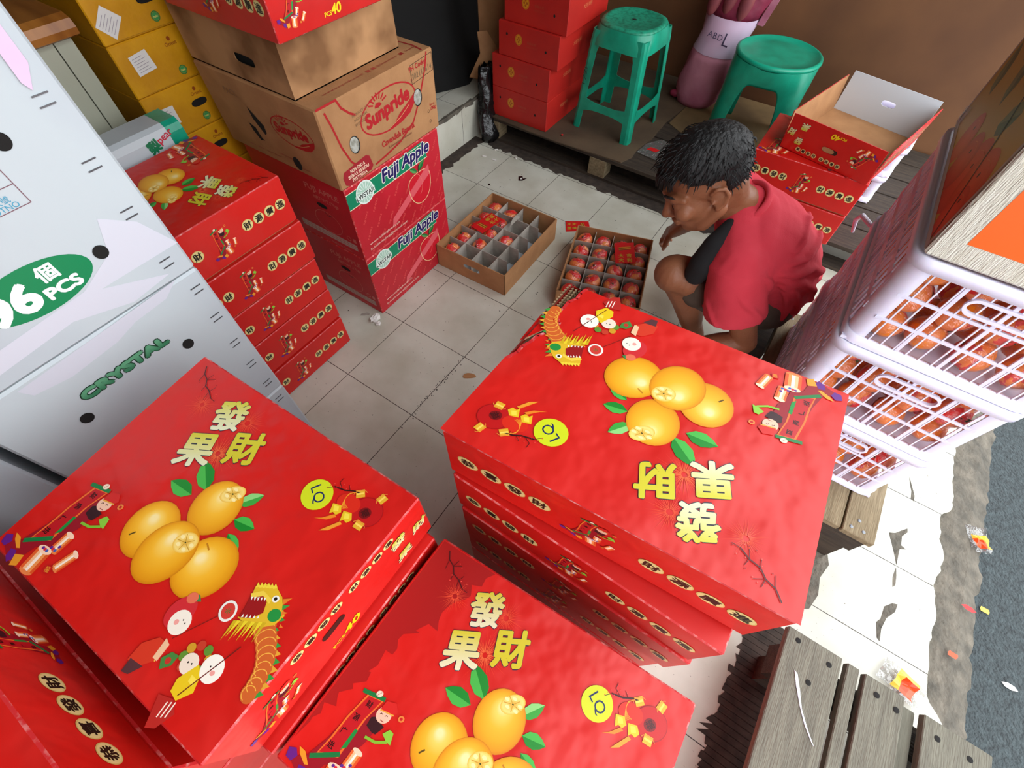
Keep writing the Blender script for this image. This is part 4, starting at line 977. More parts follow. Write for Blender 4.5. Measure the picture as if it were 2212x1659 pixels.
def round_stool():
    t = thing('plastic_stool', 'low green plastic stool with a round seat in front of the plywood wall', 'stool', (.985, .985, .12), math.radians(4))
    H = .378
    def ring(r, z, n=48): return [(r*math.cos(2*PI*k/n), r*math.sin(2*PI*k/n), z) for k in range(n)]
    mb = MB().use('green_pl'); mb.sm = True
    mb.loft([ring(.185, H-.02), ring(.188, H-.012), ring(.186, H-.004), ring(.178, H), ring(.172, H-.001), ring(.168, H-.006), ring(.12, H-.007), ring(.02, H-.007)]); mb.build('seat', t)
    # flared skirt with four arches: n columns from the rim, lower edge follows legs and arches
    sk = MB().use('green_pl'); sk.sm = True
    n = 192; cols = []
    for k in range(n):
        a = 2*PI*k/n; q = ((a - PI/4) % (PI/2)) / (PI/2); u = min(q, 1-q)*2      # u = 0 at a leg centre, 1 mid arch
        v_ = min(max((u-.30)/.36, 0), 1); zl = 0 if u < .30 else (H-.088)*(1 - (1-v_)**2.6)**.42
        col = []
        for m in range(9):
            z = (H-.016) + (zl - (H-.016))*m/8; f = 1 - z/H
            e = 2 + 2.2*min(f*2.5, 1); c_, s_ = math.cos(a), math.sin(a); g = (abs(c_)**e + abs(s_)**e)**(-1/e)
            r = (.184 - .012*min(f*2.5, 1) + .016*f)*(g if e > 2.01 else 1)
            col.append((r*c_, r*s_, z))
        cols.append((u, col))
    legs = {0: MB().use('green_pl'), 1: MB().use('green_pl'), 2: MB().use('green_pl'), 3: MB().use('green_pl')}
    th = .0035
    def put(mb, ca, cb):
        ia = [mb.vert(p) for p in ca]; ib = [mb.vert(p) for p in cb]
        inn = lambda p: (p[0]*(1 - th/.18), p[1]*(1 - th/.18), p[2])
        ja = [mb.vert(inn(p)) for p in ca]; jb = [mb.vert(inn(p)) for p in cb]
        for m in range(len(ca)-1):
            mb.face([ia[m], ia[m+1], ib[m+1], ib[m]]); mb.face([ja[m], jb[m], jb[m+1], ja[m+1]])
        mb.face([ia[-1], ja[-1], jb[-1], ib[-1]])
        return ia, ja
    for mb in legs.values(): mb.sm = True
    for k in range(n):
        (u0, c0), (u1, c1) = cols[k], cols[(k+1) % n]
        if (u0 < .26) != (u1 < .26):       # leg side edge: close with a narrow face
            pass
        a = 2*PI*(k+.5)/n; leg = int(((a) % (2*PI)) // (PI/2))
        if False: c1 = [(p[0], p[1], q[2]) for p, q in zip([cols[(k+1) % n][1][0]]*0 or c1, c0)] if False else c1
        tgt = legs[leg] if (u0 < .36 and u1 < .36) else sk
        put(tgt, c0, c1)
    sk.build('skirt', t)
    for mb in legs.values(): mb.build('leg', t)
    bk = MB().use('hole'); rr = random.Random(5)
    a = math.radians(225)
    pts = []
    for k in range(9):
        z = .255 - k*.02; f = 1 - z/H; r = (.172 + .016*f)*1.18 + .0025; w = .012 + .006*rr.random()
        c_, s_ = math.cos(a), math.sin(a); cx, cy = r*c_, r*s_
        pts.append(((cx + w*s_ - .006, cy - w*c_ + .006, z), (cx - w*s_*.2 - .006, cy + w*c_*.2 + .006, z)))
    round_stool.t = t
round_stool()

# ------------------------------------------------------------------ pink sack of sweet potatoes
t = thing('mesh_sack', 'pink mesh sack with a white paper band leaning on the plywood wall', 'sack', (.64, 1.17, .12), 0)
def sring(z, n=30):
    k = z/.62; x0 = .0 + .07*k; y0 = .0 + .07*k; a = (.112 + .012*math.sin(k*9) + .03*min(k, 1)) * (1 if z > .04 else .82 + 4.5*z); b = .10*(1 if z > .03 else .8 + 6*z)
    return [(x0 + a*math.cos(2*PI*i/n)*(1 + .035*math.sin(5*i + z*40)), y0 + b*math.sin(2*PI*i/n)*(1 + .03*math.sin(3*i + z*30)), z) for i in range(n)]
mb = MB().use('pinkmesh'); mb.sm = True; mb.loft([sring(z) for z in [0, .02, .05, .09, .13, .17, .21, .25]]); mb.build('sack_lower', t)
mb = MB().use('pinkwhite'); mb.sm = True; mb.loft([[((x - .03)*1.012 + .03, (y - .03)*1.02 + .03, z) for x, y, z in sring(z)] for z in [.245, .28, .32, .36, .40]], cap=False)
p = Print()
for ch, x in (('A', -36), ('B', -10), ('D', 16), ('L', 50)): p.text(ch, x, 4 - x*.12, 24 if ch != 'L' else 50, -.1, (70, 60, 90), 1, 0)
p.stamp(mb, plane_map((.03, -.078, .33), (1, 0, 0), (0, .11, 1))); tag(mb.build('paper_band', t), 'pinkish white paper band with handwritten letters', None)
mb = MB().use('pinkdeep'); mb.sm = True; mb.loft([sring(z) for z in [.39, .43, .48, .54, .60, .66, .74]]); tag(mb.build('sack_upper', t), 'deep pink netting over dark roots', None)
mb = MB().use('pinkmesh'); mb.loft([[(.17 + .03*i + .10*k, .03 + .02*j, .38 + .4*k) for i, j in ((0, 0), (1, 0), (1, 1), (0, 1))] for k in (0, .5, 1)]); tag(mb.build('side_seam', t), 'pale folded seam along one side', None)
mb = MB().use('pinkdeep'); mb.sm = True; mb.ball((-.105, -.03, .025), .02, sc=(1.6, 1, .9)); tag(mb.build('tied_corner', t), 'bright pink tied corner', None)
for n, (x, z) in enumerate(((.60, .585), (.672, .60), (.745, .59), (.70, .70))):
    mb = MB().use('potato'); mb.sm = True; mb.ball((0, 0, 0), .034, 14, 10, (.9, .8, 2.1), Matrix.Rotation(.15, 3, 'Y'))
    o = mb.build('sweet_potato', None, (x, 1.128 + .02*n % .02 + (z-.58)*.1, z)); tag(o, 'reddish sweet potato inside the netting of the pink sack', 'root vegetable', 'sweet potatoes in the pink sack')

# ------------------------------------------------------------------ red lids by the plywood wall and the upturned lid
gift_carton('red gift carton lying directly on the pallet behind the man, under another', (1.335, .505, .12), 0, (A_YM,), .137, 'red gift cartons behind the man')
gift_carton('red gift carton carrying the empty upturned lid behind the man', (1.335, .507, .258), 0, (A_YM, A_TOP), .14, 'red gift cartons behind the man')
t = thing('upturned_lid', 'empty upturned red carton lid with a white inside end, open to the top', 'carton lid', (1.418, .585, .4), math.radians(-13.5))
W, L, H = .345, .445, .128; f = .012
mb = MB().use('kraft'); mb.box((-W/2+.003, -L/2+.003, 0), (W/2-.003, L/2-.003, .004))
def wall(mb, p0, p1, h, out, m_out, m_in):
    p0, p1 = Vector(p0), Vector(p1); o = Vector(out)
    a0, a1 = p0, p1; b0, b1 = p0 + o*f + Vector((0, 0, h)), p1 + o*f + Vector((0, 0, h)); e = -o*.0035
    mb.use(m_out).poly([a0, a1, b1, b0]); mb.use(m_in).poly([a1+e, a0+e, b0+e, b1+e]); mb.use('scuff').poly([b0, b1, b1+e, b0+e]); mb.poly([a0, b0, b0+e, a0+e]); mb.poly([a1, a1+e, b1+e, b1])
    return {k: v for k, v in zip(('a0', 'a1', 'b0', 'b1'), (a0, a1, b0, b1))}
wall(mb, (-W/2, L/2, 0), (-W/2, -L/2, 0), H, (-1, 0, 0), 'red', 'kraft')
q = wall(mb, (W/2, -L/2, 0), (W/2, L/2, 0), H, (1, 0, 0), 'red', 'kraft')
d = wall(mb, (-W/2, -L/2, 0), (W/2, -L/2, 0), H, (0, -1, 0), 'red', 'kraft')
def qm(A, B, C, D, nw, nh):
    n = (B-A).cross(D-A).normalized()
    return lambda x, y, e: A*(1-(x/nw+.5))*(1-(y/nh+.5)) + B*(x/nw+.5)*(1-(y/nh+.5)) + C*(x/nw+.5)*(y/nh+.5) + D*(1-(x/nw+.5))*(y/nh+.5) + n*e
Print().add(ART_SHORT, 0, 0, PI).stamp(mb, qm(d['a0'], d['a1'], d['b1'], d['b0'], 335, 137))
Print().add(ART_LONG, 0, 0, PI).stamp(mb, qm(q['a0'], q['a1'], q['b1'], q['b0'], 420, 137))
mb.build('lid_shell', t)
fm0 = qm(d['a0'], d['a1'], d['b1'], d['b0'], 335, 137)
hb = MB().use('kraft'); hb.poly([fm0(-4 + 22*math.copysign(abs(math.cos(2*PI*k/24))**.5, math.cos(2*PI*k/24)), -8 + 9*math.sin(2*PI*k/24), .0022) for k in range(24)]); tag(hb.build('hand_hole', t), 'hand hole showing raw card', None)
ep = MB().use('whitein'); n_ = Vector((0, -1, .1)).normalized()
ring_plate(ep, lambda x, y, e: Vector((x/1000, L/2 - .002 + (y+70)/1000*.1, .004 + (y+70)/1000)) + n_*(-e if e else 0), W*1000 - 6, 140, 10, 6, 26, 10)
tag(ep.build('end_panel', t), 'white inside end panel with a hand hole', None)

# ------------------------------------------------------------------ mandarins
def mandarin_meshes():
    rr = random.Random(2)
    f = MB().use('rind'); f.sm = True
    f.lathe([(.002, -.029), (.014, -.029), (.026, -.022), (.0325, -.010), (.034, .001), (.031, .013), (.023, .022), (.012, .0265), (.004, .0255), (.001, .0245)], 18)
    l = MB().use('redpaper'); l.sm = True
    rings = []
    for k, (r, z) in enumerate(((.0005, .0262), (.010, .0282), (.019, .0258), (.0262, .0208), (.0312, .0143))):
        rings.append([(r*math.cos(2*PI*i/18)*(1 + (.03*math.sin(3*i) if k > 2 else 0)), r*math.sin(2*PI*i/18), z - (.005*math.sin(2*i + 1) if k == 4 else 0) - (.006 if k == 4 and i < 6 else 0)) for i in range(18)])
    l.loft(rings[::-1], cap=False)
    lf = MB().use('leafgreen'); lf.poly([(.004, 0, .0285), (.012, .005, .0295), (.027, .003, .0255), (.016, -.004, .0285)]); lf.tube([(0, 0, .027), (.003, .002, .032)], .0015, 6)
    w = MB().use('film'); w.sm = True
    rings = []
    for k in range(9):
        a = -PI/2 + PI*min(max(k/8, .03), .97); 
        rings.append([((.0366*math.cos(a))*(1 + rr.uniform(-.05, .05))*math.cos(2*PI*i/14), (.0366*math.cos(a))*(1 + rr.uniform(-.05, .05))*math.sin(2*PI*i/14), .0315*math.sin(a)*(1 + rr.uniform(-.04, .06))) for i in range(14)])
    w.loft(rings)
    return f, l, lf, w
mf, ml, mlf, mw = mandarin_meshes()
PROTO = thing('mandarin', 'wrapped mandarin', 'mandarin', (0, 0, 0), 0, 'mandarins')
fr_ = mf.build('fruit', PROTO); cap_ = tag(ml.build('red_paper_cap', PROTO), 'red paper cap', None); cap_.rotation_euler = (.42, .12, 0); tag(mlf.build('leaf', fr_), 'dark green leaf', None); tag(mw.build('cellophane', PROTO), 'clear crinkled wrapper', None)
first = [True]
def mandarin(loc, rot, label, group):
    if first[0]:
        first[0] = False; PROTO.location = loc; PROTO.rotation_euler = rot; PROTO['label'] = label; PROTO['group'] = group; return PROTO
    return copy_tree(PROTO, loc, rot, label, group)

# kraft trays with card dividers on the floor
def tray(label, loc, rot, W, L, H, cells, missing_end):
    t = thing('kraft_tray', label, 'tray', loc, rot, None)
    mb = MB().use('kraft'); mb.box((-W/2, -L/2, 0), (W/2, L/2, .003)); 
    mb.box((-W/2, -L/2, .003), (-W/2+.004, L/2, H)); mb.box((W/2-.004, -L/2, .003), (W/2, L/2, H)); mb.box((-W/2+.004, L/2-.004, .003), (W/2-.004, L/2, H))
    ring_plate(mb, plane_map((0, -L/2, H/2), (1, 0, 0), (0, 0, 1)), (W-.0)*1000, H*1000, 6, 8, 40, 11)
    mb.build('tray_body', t)
    MB().use('whitein').box((-W/2+.005, -L/2+.005, .003), (W/2-.005, L/2-.005, .0045)).build('white_liner', t)
    iw, il = W-.012, L-.012; zt = H - .012
    for i in range(1, 4):
        x = -iw/2 + iw*i/4; y1 = il/2
        d = MB().use('greycard'); d.box((x-.001, -il/2, .006), (x+.001, y1, zt)); d.build('long_divider', t)
    for j in range(1, 5):
        y = -il/2 + il*j/5; x1 = iw/2 if not missing_end else iw/2 - .035 - .004*(j % 2)
        d = MB().use('greycard'); d.box((-iw/2, y-.001, .006), (x1, y+.001, zt - .003*(j % 2))); d.build('cross_divider', t)
    return t, iw, il
t1, iw, il = tray('kraft tray of card cells, half of them empty, standing by the apple cartons', (.372, -.35, 0), math.radians(1.5), .338, .42, .108, None, True)
def tray_fruit(loc, rot, iw, il, cells, where, group, z=.062, seed=1):
    rr = random.Random(seed); c_, s_ = math.cos(rot), math.sin(rot)
    col = ('first', 'second', 'third', 'fourth')
    for i, j in cells:
        x, y = -iw/2 + iw*(i+.5)/4, -il/2 + il*(j+.5)/5
        mandarin((loc[0] + x*c_ - y*s_, loc[1] + x*s_ + y*c_, z), (rr.uniform(-.35, .35), rr.uniform(-.3, .3), rr.uniform(0, 6.2)),
                 f'capped mandarin in the {where}, {col[i]} row from the apple cartons, {("nearest cell", "second cell", "middle cell", "fourth cell", "farthest cell")[j]}', group)
tray_fruit((.372, -.35), math.radians(1.5), iw, il, [(0, 0), (0, 1), (0, 2), (0, 3), (0, 4), (1, 1), (1, 2), (1, 3), (1, 4), (2, 2)], 'half-empty tray', 'mandarins in the half-empty tray', seed=4)
t2, iw, il = tray('kraft tray of card cells filled with mandarins in front of the squatting man', (.842, -.255, 0), math.radians(17.2), .325, .41, .10, None, False)
tray_fruit((.842, -.255), math.radians(17.2), iw, il, [(i, j) for i in range(4) for j in range(5)], 'full tray', 'mandarins in the full tray', seed=9)
# loose grey flap standing up in the half empty tray
b = MB().use('greycard'); b.poly([(.02, .058, .1), (.02, .142, .098), (.018, .11, .128), (.02, .08, .125)]); b.poly([(.0215, .058, .1), (.0195, .08, .125), (.0195, .11, .128), (.0215, .142, .098)])
b.build('card_flap', t1)

# red envelopes
def envelope(label, pts, up):
    mb = MB().use('envred'); A = [Vector(p) for p in pts]; n = (A[1]-A[0]).cross(A[3]-A[0]).normalized()
    B = [p + n*.0012 for p in A]
    mb.poly(A[::-1]); mb.poly(B)
    for i in range(4): mb.poly([A[i], A[(i+1) % 4], B[(i+1) % 4], B[i]])
    w, h = (A[1]-A[0]).length*1000, (A[3]-A[0]).length*1000
    p = Print(); g = (190, 156, 50)
    for k in range(4): p.poly([(-w*.28, h*.12 + k*5), (w*.3, h*.14 + k*5 + 2), (w*.34, h*.14 + k*5 + 4.5), (-w*.3, h*.12 + k*5 + 3)], g if k % 2 else (60, 96, 30), 1 + k*.2)
    p.text('大', -w*.2, -h*.14, h*.17, 0, g, 2, .03); p.text('吉', w*.2, -h*.14, h*.17, 0, g, 2, .03); p.text('大', -w*.2, -h*.36, h*.17, 0, g, 2, .03); p.text('利', w*.2, -h*.36, h*.17, 0, g, 2, .03)
    p.stamp(mb, qm(B[0], B[1], B[2], B[3], w, h))
    o = mb.build('red_envelope'); return tag(o, label, 'envelope')
envelope('red paper envelope with gold print lying on the mandarins of the full tray', [(.868, -.229, .097), (.936, -.185, .1), (.876, -.08, .104), (.81, -.126, .1)], 0)
envelope('red paper envelope lying across the cells of the half-empty tray', [(.340, -.272, .103), (.276, -.262, .105), (.255, -.384, .103), (.321, -.394, .101)], 0)
envelope('red paper envelope lying on the floor tiles between the trays', [(.512, .0, .001), (.552, -.062, .001), (.640, .008, .001), (.602, .061, .001)], 0)

# ------------------------------------------------------------------ white plastic crates of mandarins
def crate(label, loc, rot, W, D, H, group, slats=(13, 18), rail=2):
    t = thing('plastic_crate', label, 'crate', loc, rot, group)
    r = .03; hw, hd = W/2, D/2
    b = MB().use('white_pl'); b.box((-hw+.004, -hd+.004, 0), (hw-.004, hd-.004, .006)); b.build('crate_floor', t)
    def rr_ring(o, z, n=6):
        P = []
        for cx, cy, a0 in ((hw-r, hd-r, 0), (-hw+r, hd-r, PI/2), (-hw+r, -hd+r, PI), (hw-r, -hd+r, 1.5*PI)):
            for k in range(n+1):
                a = a0 + PI/2*k/n; P.append((cx + (r+o)*math.cos(a), cy + (r+o)*math.sin(a), z))
        return P
    def band(z0, z1, o, name, lip=False):
        m = MB().use('white_pl'); m.sm = True
        seq = [(o, z0), (o, z1), (o-.009, z1), (o-.009, z0), (o, z0)] if not lip else [(o-.003, z0), (o+.006, z0+.002), (o+.006, z1), (o-.008, z1), (o-.008, z0), (o-.003, z0)]
        m.loft([rr_ring(a, z) for a, z in seq], cap=False); m.sm = False; m.build(name, t)
    band(H-.026, H-.001, 0, 'rim', True); band(0.0, .022, 0, 'bottom_rim')
    for cx, cy, a0 in ((hw-r, hd-r, 0), (-hw+r, hd-r, PI/2), (-hw+r, -hd+r, PI), (hw-r, -hd+r, 1.5*PI)):
        m = MB().use('white_pl'); m.sm = True
        for z0, z1, o in ((.02, H*.36, -.0035), (H*.36, H*.66, -.002), (H*.66, H-.024, -.0005)):
            ring = lambda rad, z: [(cx + rad*math.cos(a0 - .35 + (PI/2+.7)*k/8), cy + rad*math.sin(a0 - .35 + (PI/2+.7)*k/8), z) for k in range(9)]
            A, B, C_, D_ = ring(r+o, z0), ring(r+o+.0015, z1), ring(r+o-.003, z1), ring(r+o-.004, z0)
            for q0, q1 in ((A, B), (B, C_), (C_, D_)):
                i0 = [m.vert(p) for p in q0]; i1 = [m.vert(p) for p in q1]
                for k in range(8): m.face([i0[k], i0[k+1], i1[k+1], i1[k]])
        m.build('corner_post', t)
    for side in range(4):
        m = MB().use('white_pl'); full = (W if side % 2 == 0 else D) - 2*r + .012; off = hd if side % 2 == 0 else hw
        R = Matrix.Rotation(side*PI/2, 3, 'Z')
        def bar(x0, z0, x1, z1, w, th=.004):
            d = Vector((x1-x0, z1-z0)).normalized(); n = Vector((-d.y, d.x))*w/2
            P = {}
            for k, (px, pz) in enumerate(((x0, z0), (x1, z1))):
                for j in (0, 1):
                    for i in (0, 1):
                        P[i, j, k] = R @ Vector((px + (n.x if i else -n.x)*-1, -off + .001 + (th if j else 0), pz + (n.y if i else -n.y)*-1))
            m.hexa(P)
        n = slats[side % 2]
        for k in range(1, n): 
            x = -full/2 + full*k/n; bar(x, .02, x, H-.024, .0026 if side % 2 == 0 else .0072, .003)
        for k in range(1, rail+1): bar(-full/2, .02 + (H-.045)*k/(rail+1), full/2, .02 + (H-.045)*k/(rail+1), .0065 if side % 2 == 0 else .016)
        for k in range(1, 4): bar(-full/2 + full*k/4, .02, -full/2 + full*k/4, H-.024, .0065)
        lat = m.build('side_lattice', t)
        if side % 2 == 0:
            h = MB().use('white_pl'); fn = lambda x, y, e: R @ Vector((x/1000, -off - .001 - e, H - .055 + y/1000))
            n_ = 28; o_, i_ = [], []
            for k in range(n_):
                a = 2*PI*k/n_; c_, s_ = math.cos(a), math.sin(a); sh = 42 if c_ > 0 else -42
                o_.append((sh + 19*c_, 18*s_)); i_.append((sh + 14*c_, 12*s_))
            for k in range(n_):
                k2 = (k+1) % n_
                h.poly([fn(*o_[k], .002), fn(*o_[k2], .002), fn(*i_[k2], .002), fn(*i_[k], .002)]); h.poly([fn(*i_[k], .002), fn(*i_[k2], .002), fn(*i_[k2], -.006), fn(*i_[k], -.006)]); h.poly([fn(*o_[k2], .002), fn(*o_[k], .002), fn(*o_[k], -.004), fn(*o_[k2], -.004)])
            h.build('handle', lat)
    return t
CW, CD, CH = .345, .50, .2225
cx, cy = 1.7075, -.524
lev = ('lowest', 'middle', 'topmost')
for n in range(3):
    crate(f'white plastic crate of wrapped mandarins, {lev[n]} of the three by the street', (cx, cy, .2 + n*.2235), 0, CW, CD, CH, 'white crates by the street')
    rr = random.Random(20 + n)
    gx, gy, gz = 4, 6, 3
    for i in range(gx):
        for j in range(gy):
            for k in range(gz):
                if not (j < 2 or i == 0): continue
                x = -.117 + i*.078 + rr.uniform(-.005, .005); y = -.196 + j*.077 + rr.uniform(-.004, .004) ; z = .0445 + k*.0665 + rr.uniform(-.001, .004)
                mandarin((cx + x, cy + y, .2 + n*.2235 + z), (rr.uniform(0, 6), rr.uniform(0, 6), rr.uniform(0, 6)), f'wrapped mandarin packed inside the {lev[n]} white crate by the street', f'mandarins inside the {lev[n]} crate')
for n in range(2):
    crate(f'small white crate behind the red cartons, {("standing on the pallet", "stacked on another small crate")[n]}', (1.50 + .004*n, .955, .12 + n*.125), math.radians(-4), .30, .40, .124, 'small white crates behind the red cartons', (9, 12), 1)
    rr = random.Random(40 + n)
    for i in range(4):
        for j in range(4):
            if not (j == 0 or i == 3): continue
            mandarin((1.50 - .100 + i*.067, .955 - .148 + j*.088 - .0, .12 + n*.125 + .044), (rr.uniform(0, 6), rr.uniform(0, 6), rr.uniform(0, 6)), f'mandarin in the small white crate {("on the pallet", "on top of the other small crate")[n]}', f'mandarins in the small crate {n}')
# tie strips on the crates
m = MB().use('white_pl'); m.tube([(1.532, -.30, .62), (1.50, -.285, .63), (1.497, -.26, .60), (1.51, -.25, .56)], [.006, .007, .006, .004], 8); tag(m.build('plastic_strip'), 'milky plastic strip sticking out behind the stacked crates', 'strip')

# printed carton on the crates
t = thing('fruit_carton', 'white carton with orange panels and fruit pictures on top of the three crates', 'carton', (1.72, -.515, .873), 0)
P = {(i, j, k): Vector(((i-.5)*.36, (j-.5)*.525, .30*k)) for i in (0, 1) for j in (0, 1) for k in (0, 1)}
M['ribcard'] = mat('ribbed_white_card', (216, 212, 200), .8, (200, 194, 178), 12, bump=.6, bscale=60, stretch=(8, 1, 1))
mb = MB().use('ribcard'); mb.hexa(P, .004, 'ribcard')
p = Print(); o_ = (236, 98, 20)
p.poly([(-142, -112), (180, -112), (180, 150), (-142, 150)], o_, 1); p.poly([(-64, -98), (60, -98), (66, -92), (66, -52), (60, -46), (-64, -46), (-70, -52), (-70, -92)], (224, 222, 214), 1.5)
p.text('FRESH', -2, -72, 26, 0, (200, 70, 20), 2, .05)
p.stamp(mb, face_map(P, 'ym', 360, 300))
q = Print(); q.rect(0, 0, 500, 290, (196, 164, 58), 1)
for k, (x, y, r, c1) in enumerate(((120, -86, 70, (200, 52, 20)), (190, -66, 66, (206, 64, 20)), (40, -98, 56, (190, 44, 20)), (210, -100, 46, (210, 60, 24)), (-60, -100, 50, (196, 60, 24)))):
    q.blob(x, y, r, r*.86, 0, [(1, c1), (.7, tuple(min(255, v+14) for v in c1)), (.1, tuple(min(255, v+26) for v in c1))], 1.4 + k*.2); q.ell(x - 4, y + 18, 4, 4, (60, 30, 14), 3, n=8); q.ring(x, y, r*.7, r*.6, 1.2, (226, 120, 70), 3, 0, .3, 2.2)
for k, (x, y, l_, a_) in enumerate(((-30, -30, 120, 2.2), (-120, 10, 130, 2.0), (30, 20, 110, 1.8), (60, -24, 80, .6), (-160, -60, 100, 2.4), (150, 40, 120, 1.3))): leaf(q, x, y, l_, 50, a_, 1.2, (92, 104, 52), (128, 132, 74))
q.line([(246, -144), (120, -20), (-40, 110), (-90, 140)], 5, (50, 26, 14), 3.2)
for x in (-1, 1): q.rect(x*249, 0, 10, 290, (190, 186, 176), 3.4)
q.rect(0, -142, 500, 12, (200, 196, 186), 3.4)
q.stamp(mb, face_map(P, 'xm', 525, 300))
mb.build('carton_body', t)
tp_ = MB().use('clearpl'); tp_.poly([(-.1805, .2, .0), (-.1805, .262, 0), (-.183, .262, .03), (-.183, .2, .05)]); tag(tp_.build('tape_strip', t), 'loose clear tape at the corner', None)

# wooden pallet below the crates
t = thing('crate_pallet', 'old tan wooden pallet carrying the white crates', 'pallet', (1.68, -.55, 0), 0)
for x0, x1 in ((-.238, -.19), (-.182, -.06), (-.05, .04), (.05, .152), (.157, .235)):
    MB().use('woodtan' if x0 > -.2 else 'wooddark').box((x0, -.345, .178), (x1, .345, .199), .002).build('deck_board', t)
for y in (-.335, -.04, .26): MB().use('wooddark').box((-.225, y, .10), (.23, y + .075, .177)).build('cross_beam', t)
for x in (-.2, .0, .18):
    for y in (-.33, .265): MB().use('wooddark').box((x-.03, y, .0), (x+.04, y + .065, .10)).build('foot_block', t)
for x, y in ((.075, -.31), (.10, -.325), (.19, -.30), (.205, -.325), (.175, -.327), (-.15, .31), (-.12, .28)):
    n = MB().use('steel'); n.lathe([(.0045, 0), (.0045, .001), (.002, .0018)], 10, (x, y, .199)); n.build('nail_head', t)
# plank bench at the street corner
t = thing('plank_bench', 'low bench of weathered grey planks at the street edge', 'bench', (2.0, -1.6, 0), 0)
for k, (x0, x1, z, y1) in enumerate(((-.215, -.096, .2, .40), (-.083, -.058, .197, .40), (-.047, .034, .199, .40), (.034, .069, .178, .39), (.073, .20, .2, .392), (.205, .27, .185, .36))):
    MB().use('woodgrey').box((x0, -.75, z - .02), (x1, y1, z), .002).build('plank', t)
for y in (-.62, -.12, .30): MB().use('wooddark').box((-.20, y, .09), (.26, y + .07, .157)).build('cross_beam', t)
for y in (-.6, .30):
    for x in (-.18, .2): MB().use('wooddark').box((x, y, 0), (x + .05, y + .06, .09)).build('foot_block', t)
for x, y in ((-.12, .37), (-.19, .38), (-.02, .37), (.02, .365), (.10, .36), (.16, .36), (-.15, .31)):
    n = MB().use('hole'); n.lathe([(.006, 0), (.006, .0006), (.003, .001)], 10, (x, y, .2)); n.build('nail_head', t)
rb = MB().use('white_pl'); pts = [(1.822, -1.285, .2008), (1.833, -1.312, .2012), (1.848, -1.345, .2008), (1.866, -1.373, .2012), (1.885, -1.395, .2008)]
rb.loft([[Vector(p) + Vector((-.005*s, .003*s, 0)), Vector(p) + Vector((.005*s, -.003*s, 0)), Vector(p) + Vector((.005*s, -.003*s, .001)), Vector(p) + Vector((-.005*s, .003*s, .001))] for p, s in zip(pts, (.8, 1, .5, .8, .6))]); tag(rb.build('plastic_ribbon'), 'thin pale plastic ribbon lying on the grey plank bench', 'ribbon')

# ------------------------------------------------------------------ litter
def crumple(name, label, cat, c, r, m, sc=(1, 1, .6), seed=1, amp=.4):
    rr = random.Random(seed); mb = MB().use(m); rings = []
    for k in range(8):
        a = -PI/2 + PI*min(max(k/7, .04), .96)
        rings.append([(c[0] + r*sc[0]*math.cos(a)*math.cos(2*PI*i/12)*(1 + rr.uniform(-amp, amp)), c[1] + r*sc[1]*math.cos(a)*math.sin(2*PI*i/12)*(1 + rr.uniform(-amp, amp)), max(.0005, c[2] + r*sc[2]*(math.sin(a) + .95)*(1 + rr.uniform(-amp, amp)*.6))) for i in range(12)])
    mb.loft(rings); return tag(mb.build(name), label, cat)
crumple('crumpled_tissue', 'crumpled white tissue on the tiles at the foot of the apple cartons', 'tissue', (.203, -.952, 0), .017, 'tissue', (1.1, 1.2, .6), 3)
crumple('crumpled_tissue', 'smaller twisted bit of tissue next to the crumpled one', 'tissue', (.228, -.963, 0), .009, 'tissue', (1.2, 1, .6), 5)
b = MB().use('greycard'); b.poly([(x, y, .0012) for x, y in ((.137, -.972), (.152, -.962), (.166, -.948), (.160, -.94), (.15, -.944), (.136, -.96))]); tag(b.build('paper_scrap'), 'grey paper scrap on the tiles beside the five-high red stack', 'paper scrap')
b = MB().use('kraft'); P_ = []
for k in range(24):
    a = 2*PI*k/24; P_.append((.666 + .0235*math.cos(a)*.80 - .011*math.sin(a)*.6 + .003*math.cos(2*a), -.960 + .0235*math.cos(a)*.6*1.0 + .011*math.sin(a)*.8))
b.loft([[(x, y, .0004) for x, y in P_], [(x, y, .003) for x, y in P_]]); tag(b.build('card_cutout'), 'oval brown card cut-out lying on the tiles near the torn carton', 'card scrap')
for n, (x, y, a, l_) in enumerate(((-.12, .21, .3, .02), (-.06, .215, .15, .022), (-.1, .295, .75, .018), (.03, .30, -.6, .014))):
    b = MB().use('tissue'); b.tube([(x, y, .004), (x + l_*math.cos(a), y + l_*math.sin(a), .004)], .0035, 8)
    tag(b.build('cigarette_butt'), ('white cigarette butt nearest the apple cartons', 'white cigarette butt lying second from the apple cartons', 'white cigarette butt in the corner of the step', 'white cigarette butt by the pallet edge')[n], 'cigarette butt', 'cigarette butts by the step')
b = MB().use('black'); b.poly([(x, y, .001) for x, y in ((.135, .17), (.15, .185), (.165, .17), (.18, .185), (.172, .152), (.155, .14))]); b.use('tissue'); b.poly([(x, y, .0014) for x, y in ((.15, .165), (.158, .172), (.165, .162), (.157, .155))]); tag(b.build('black_wrapper'), 'small black and white wrapper on the tiles before the pallet', 'wrapper')
b = MB().use('black'); b.poly([(x, y, .001) for x, y in ((.045, .03), (.053, .036), (.06, .026), (.052, .02))]); tag(b.build('black_scrap'), 'tiny black scrap on a tile joint near the half-empty tray', 'scrap')
b = MB().use('envred'); b.ball((.222, .437, .124), .006, 8, 6, (1, 1, .6)); tag(b.build('red_bead'), 'tiny pinkish red crumb on the fibre board edge', 'crumb')
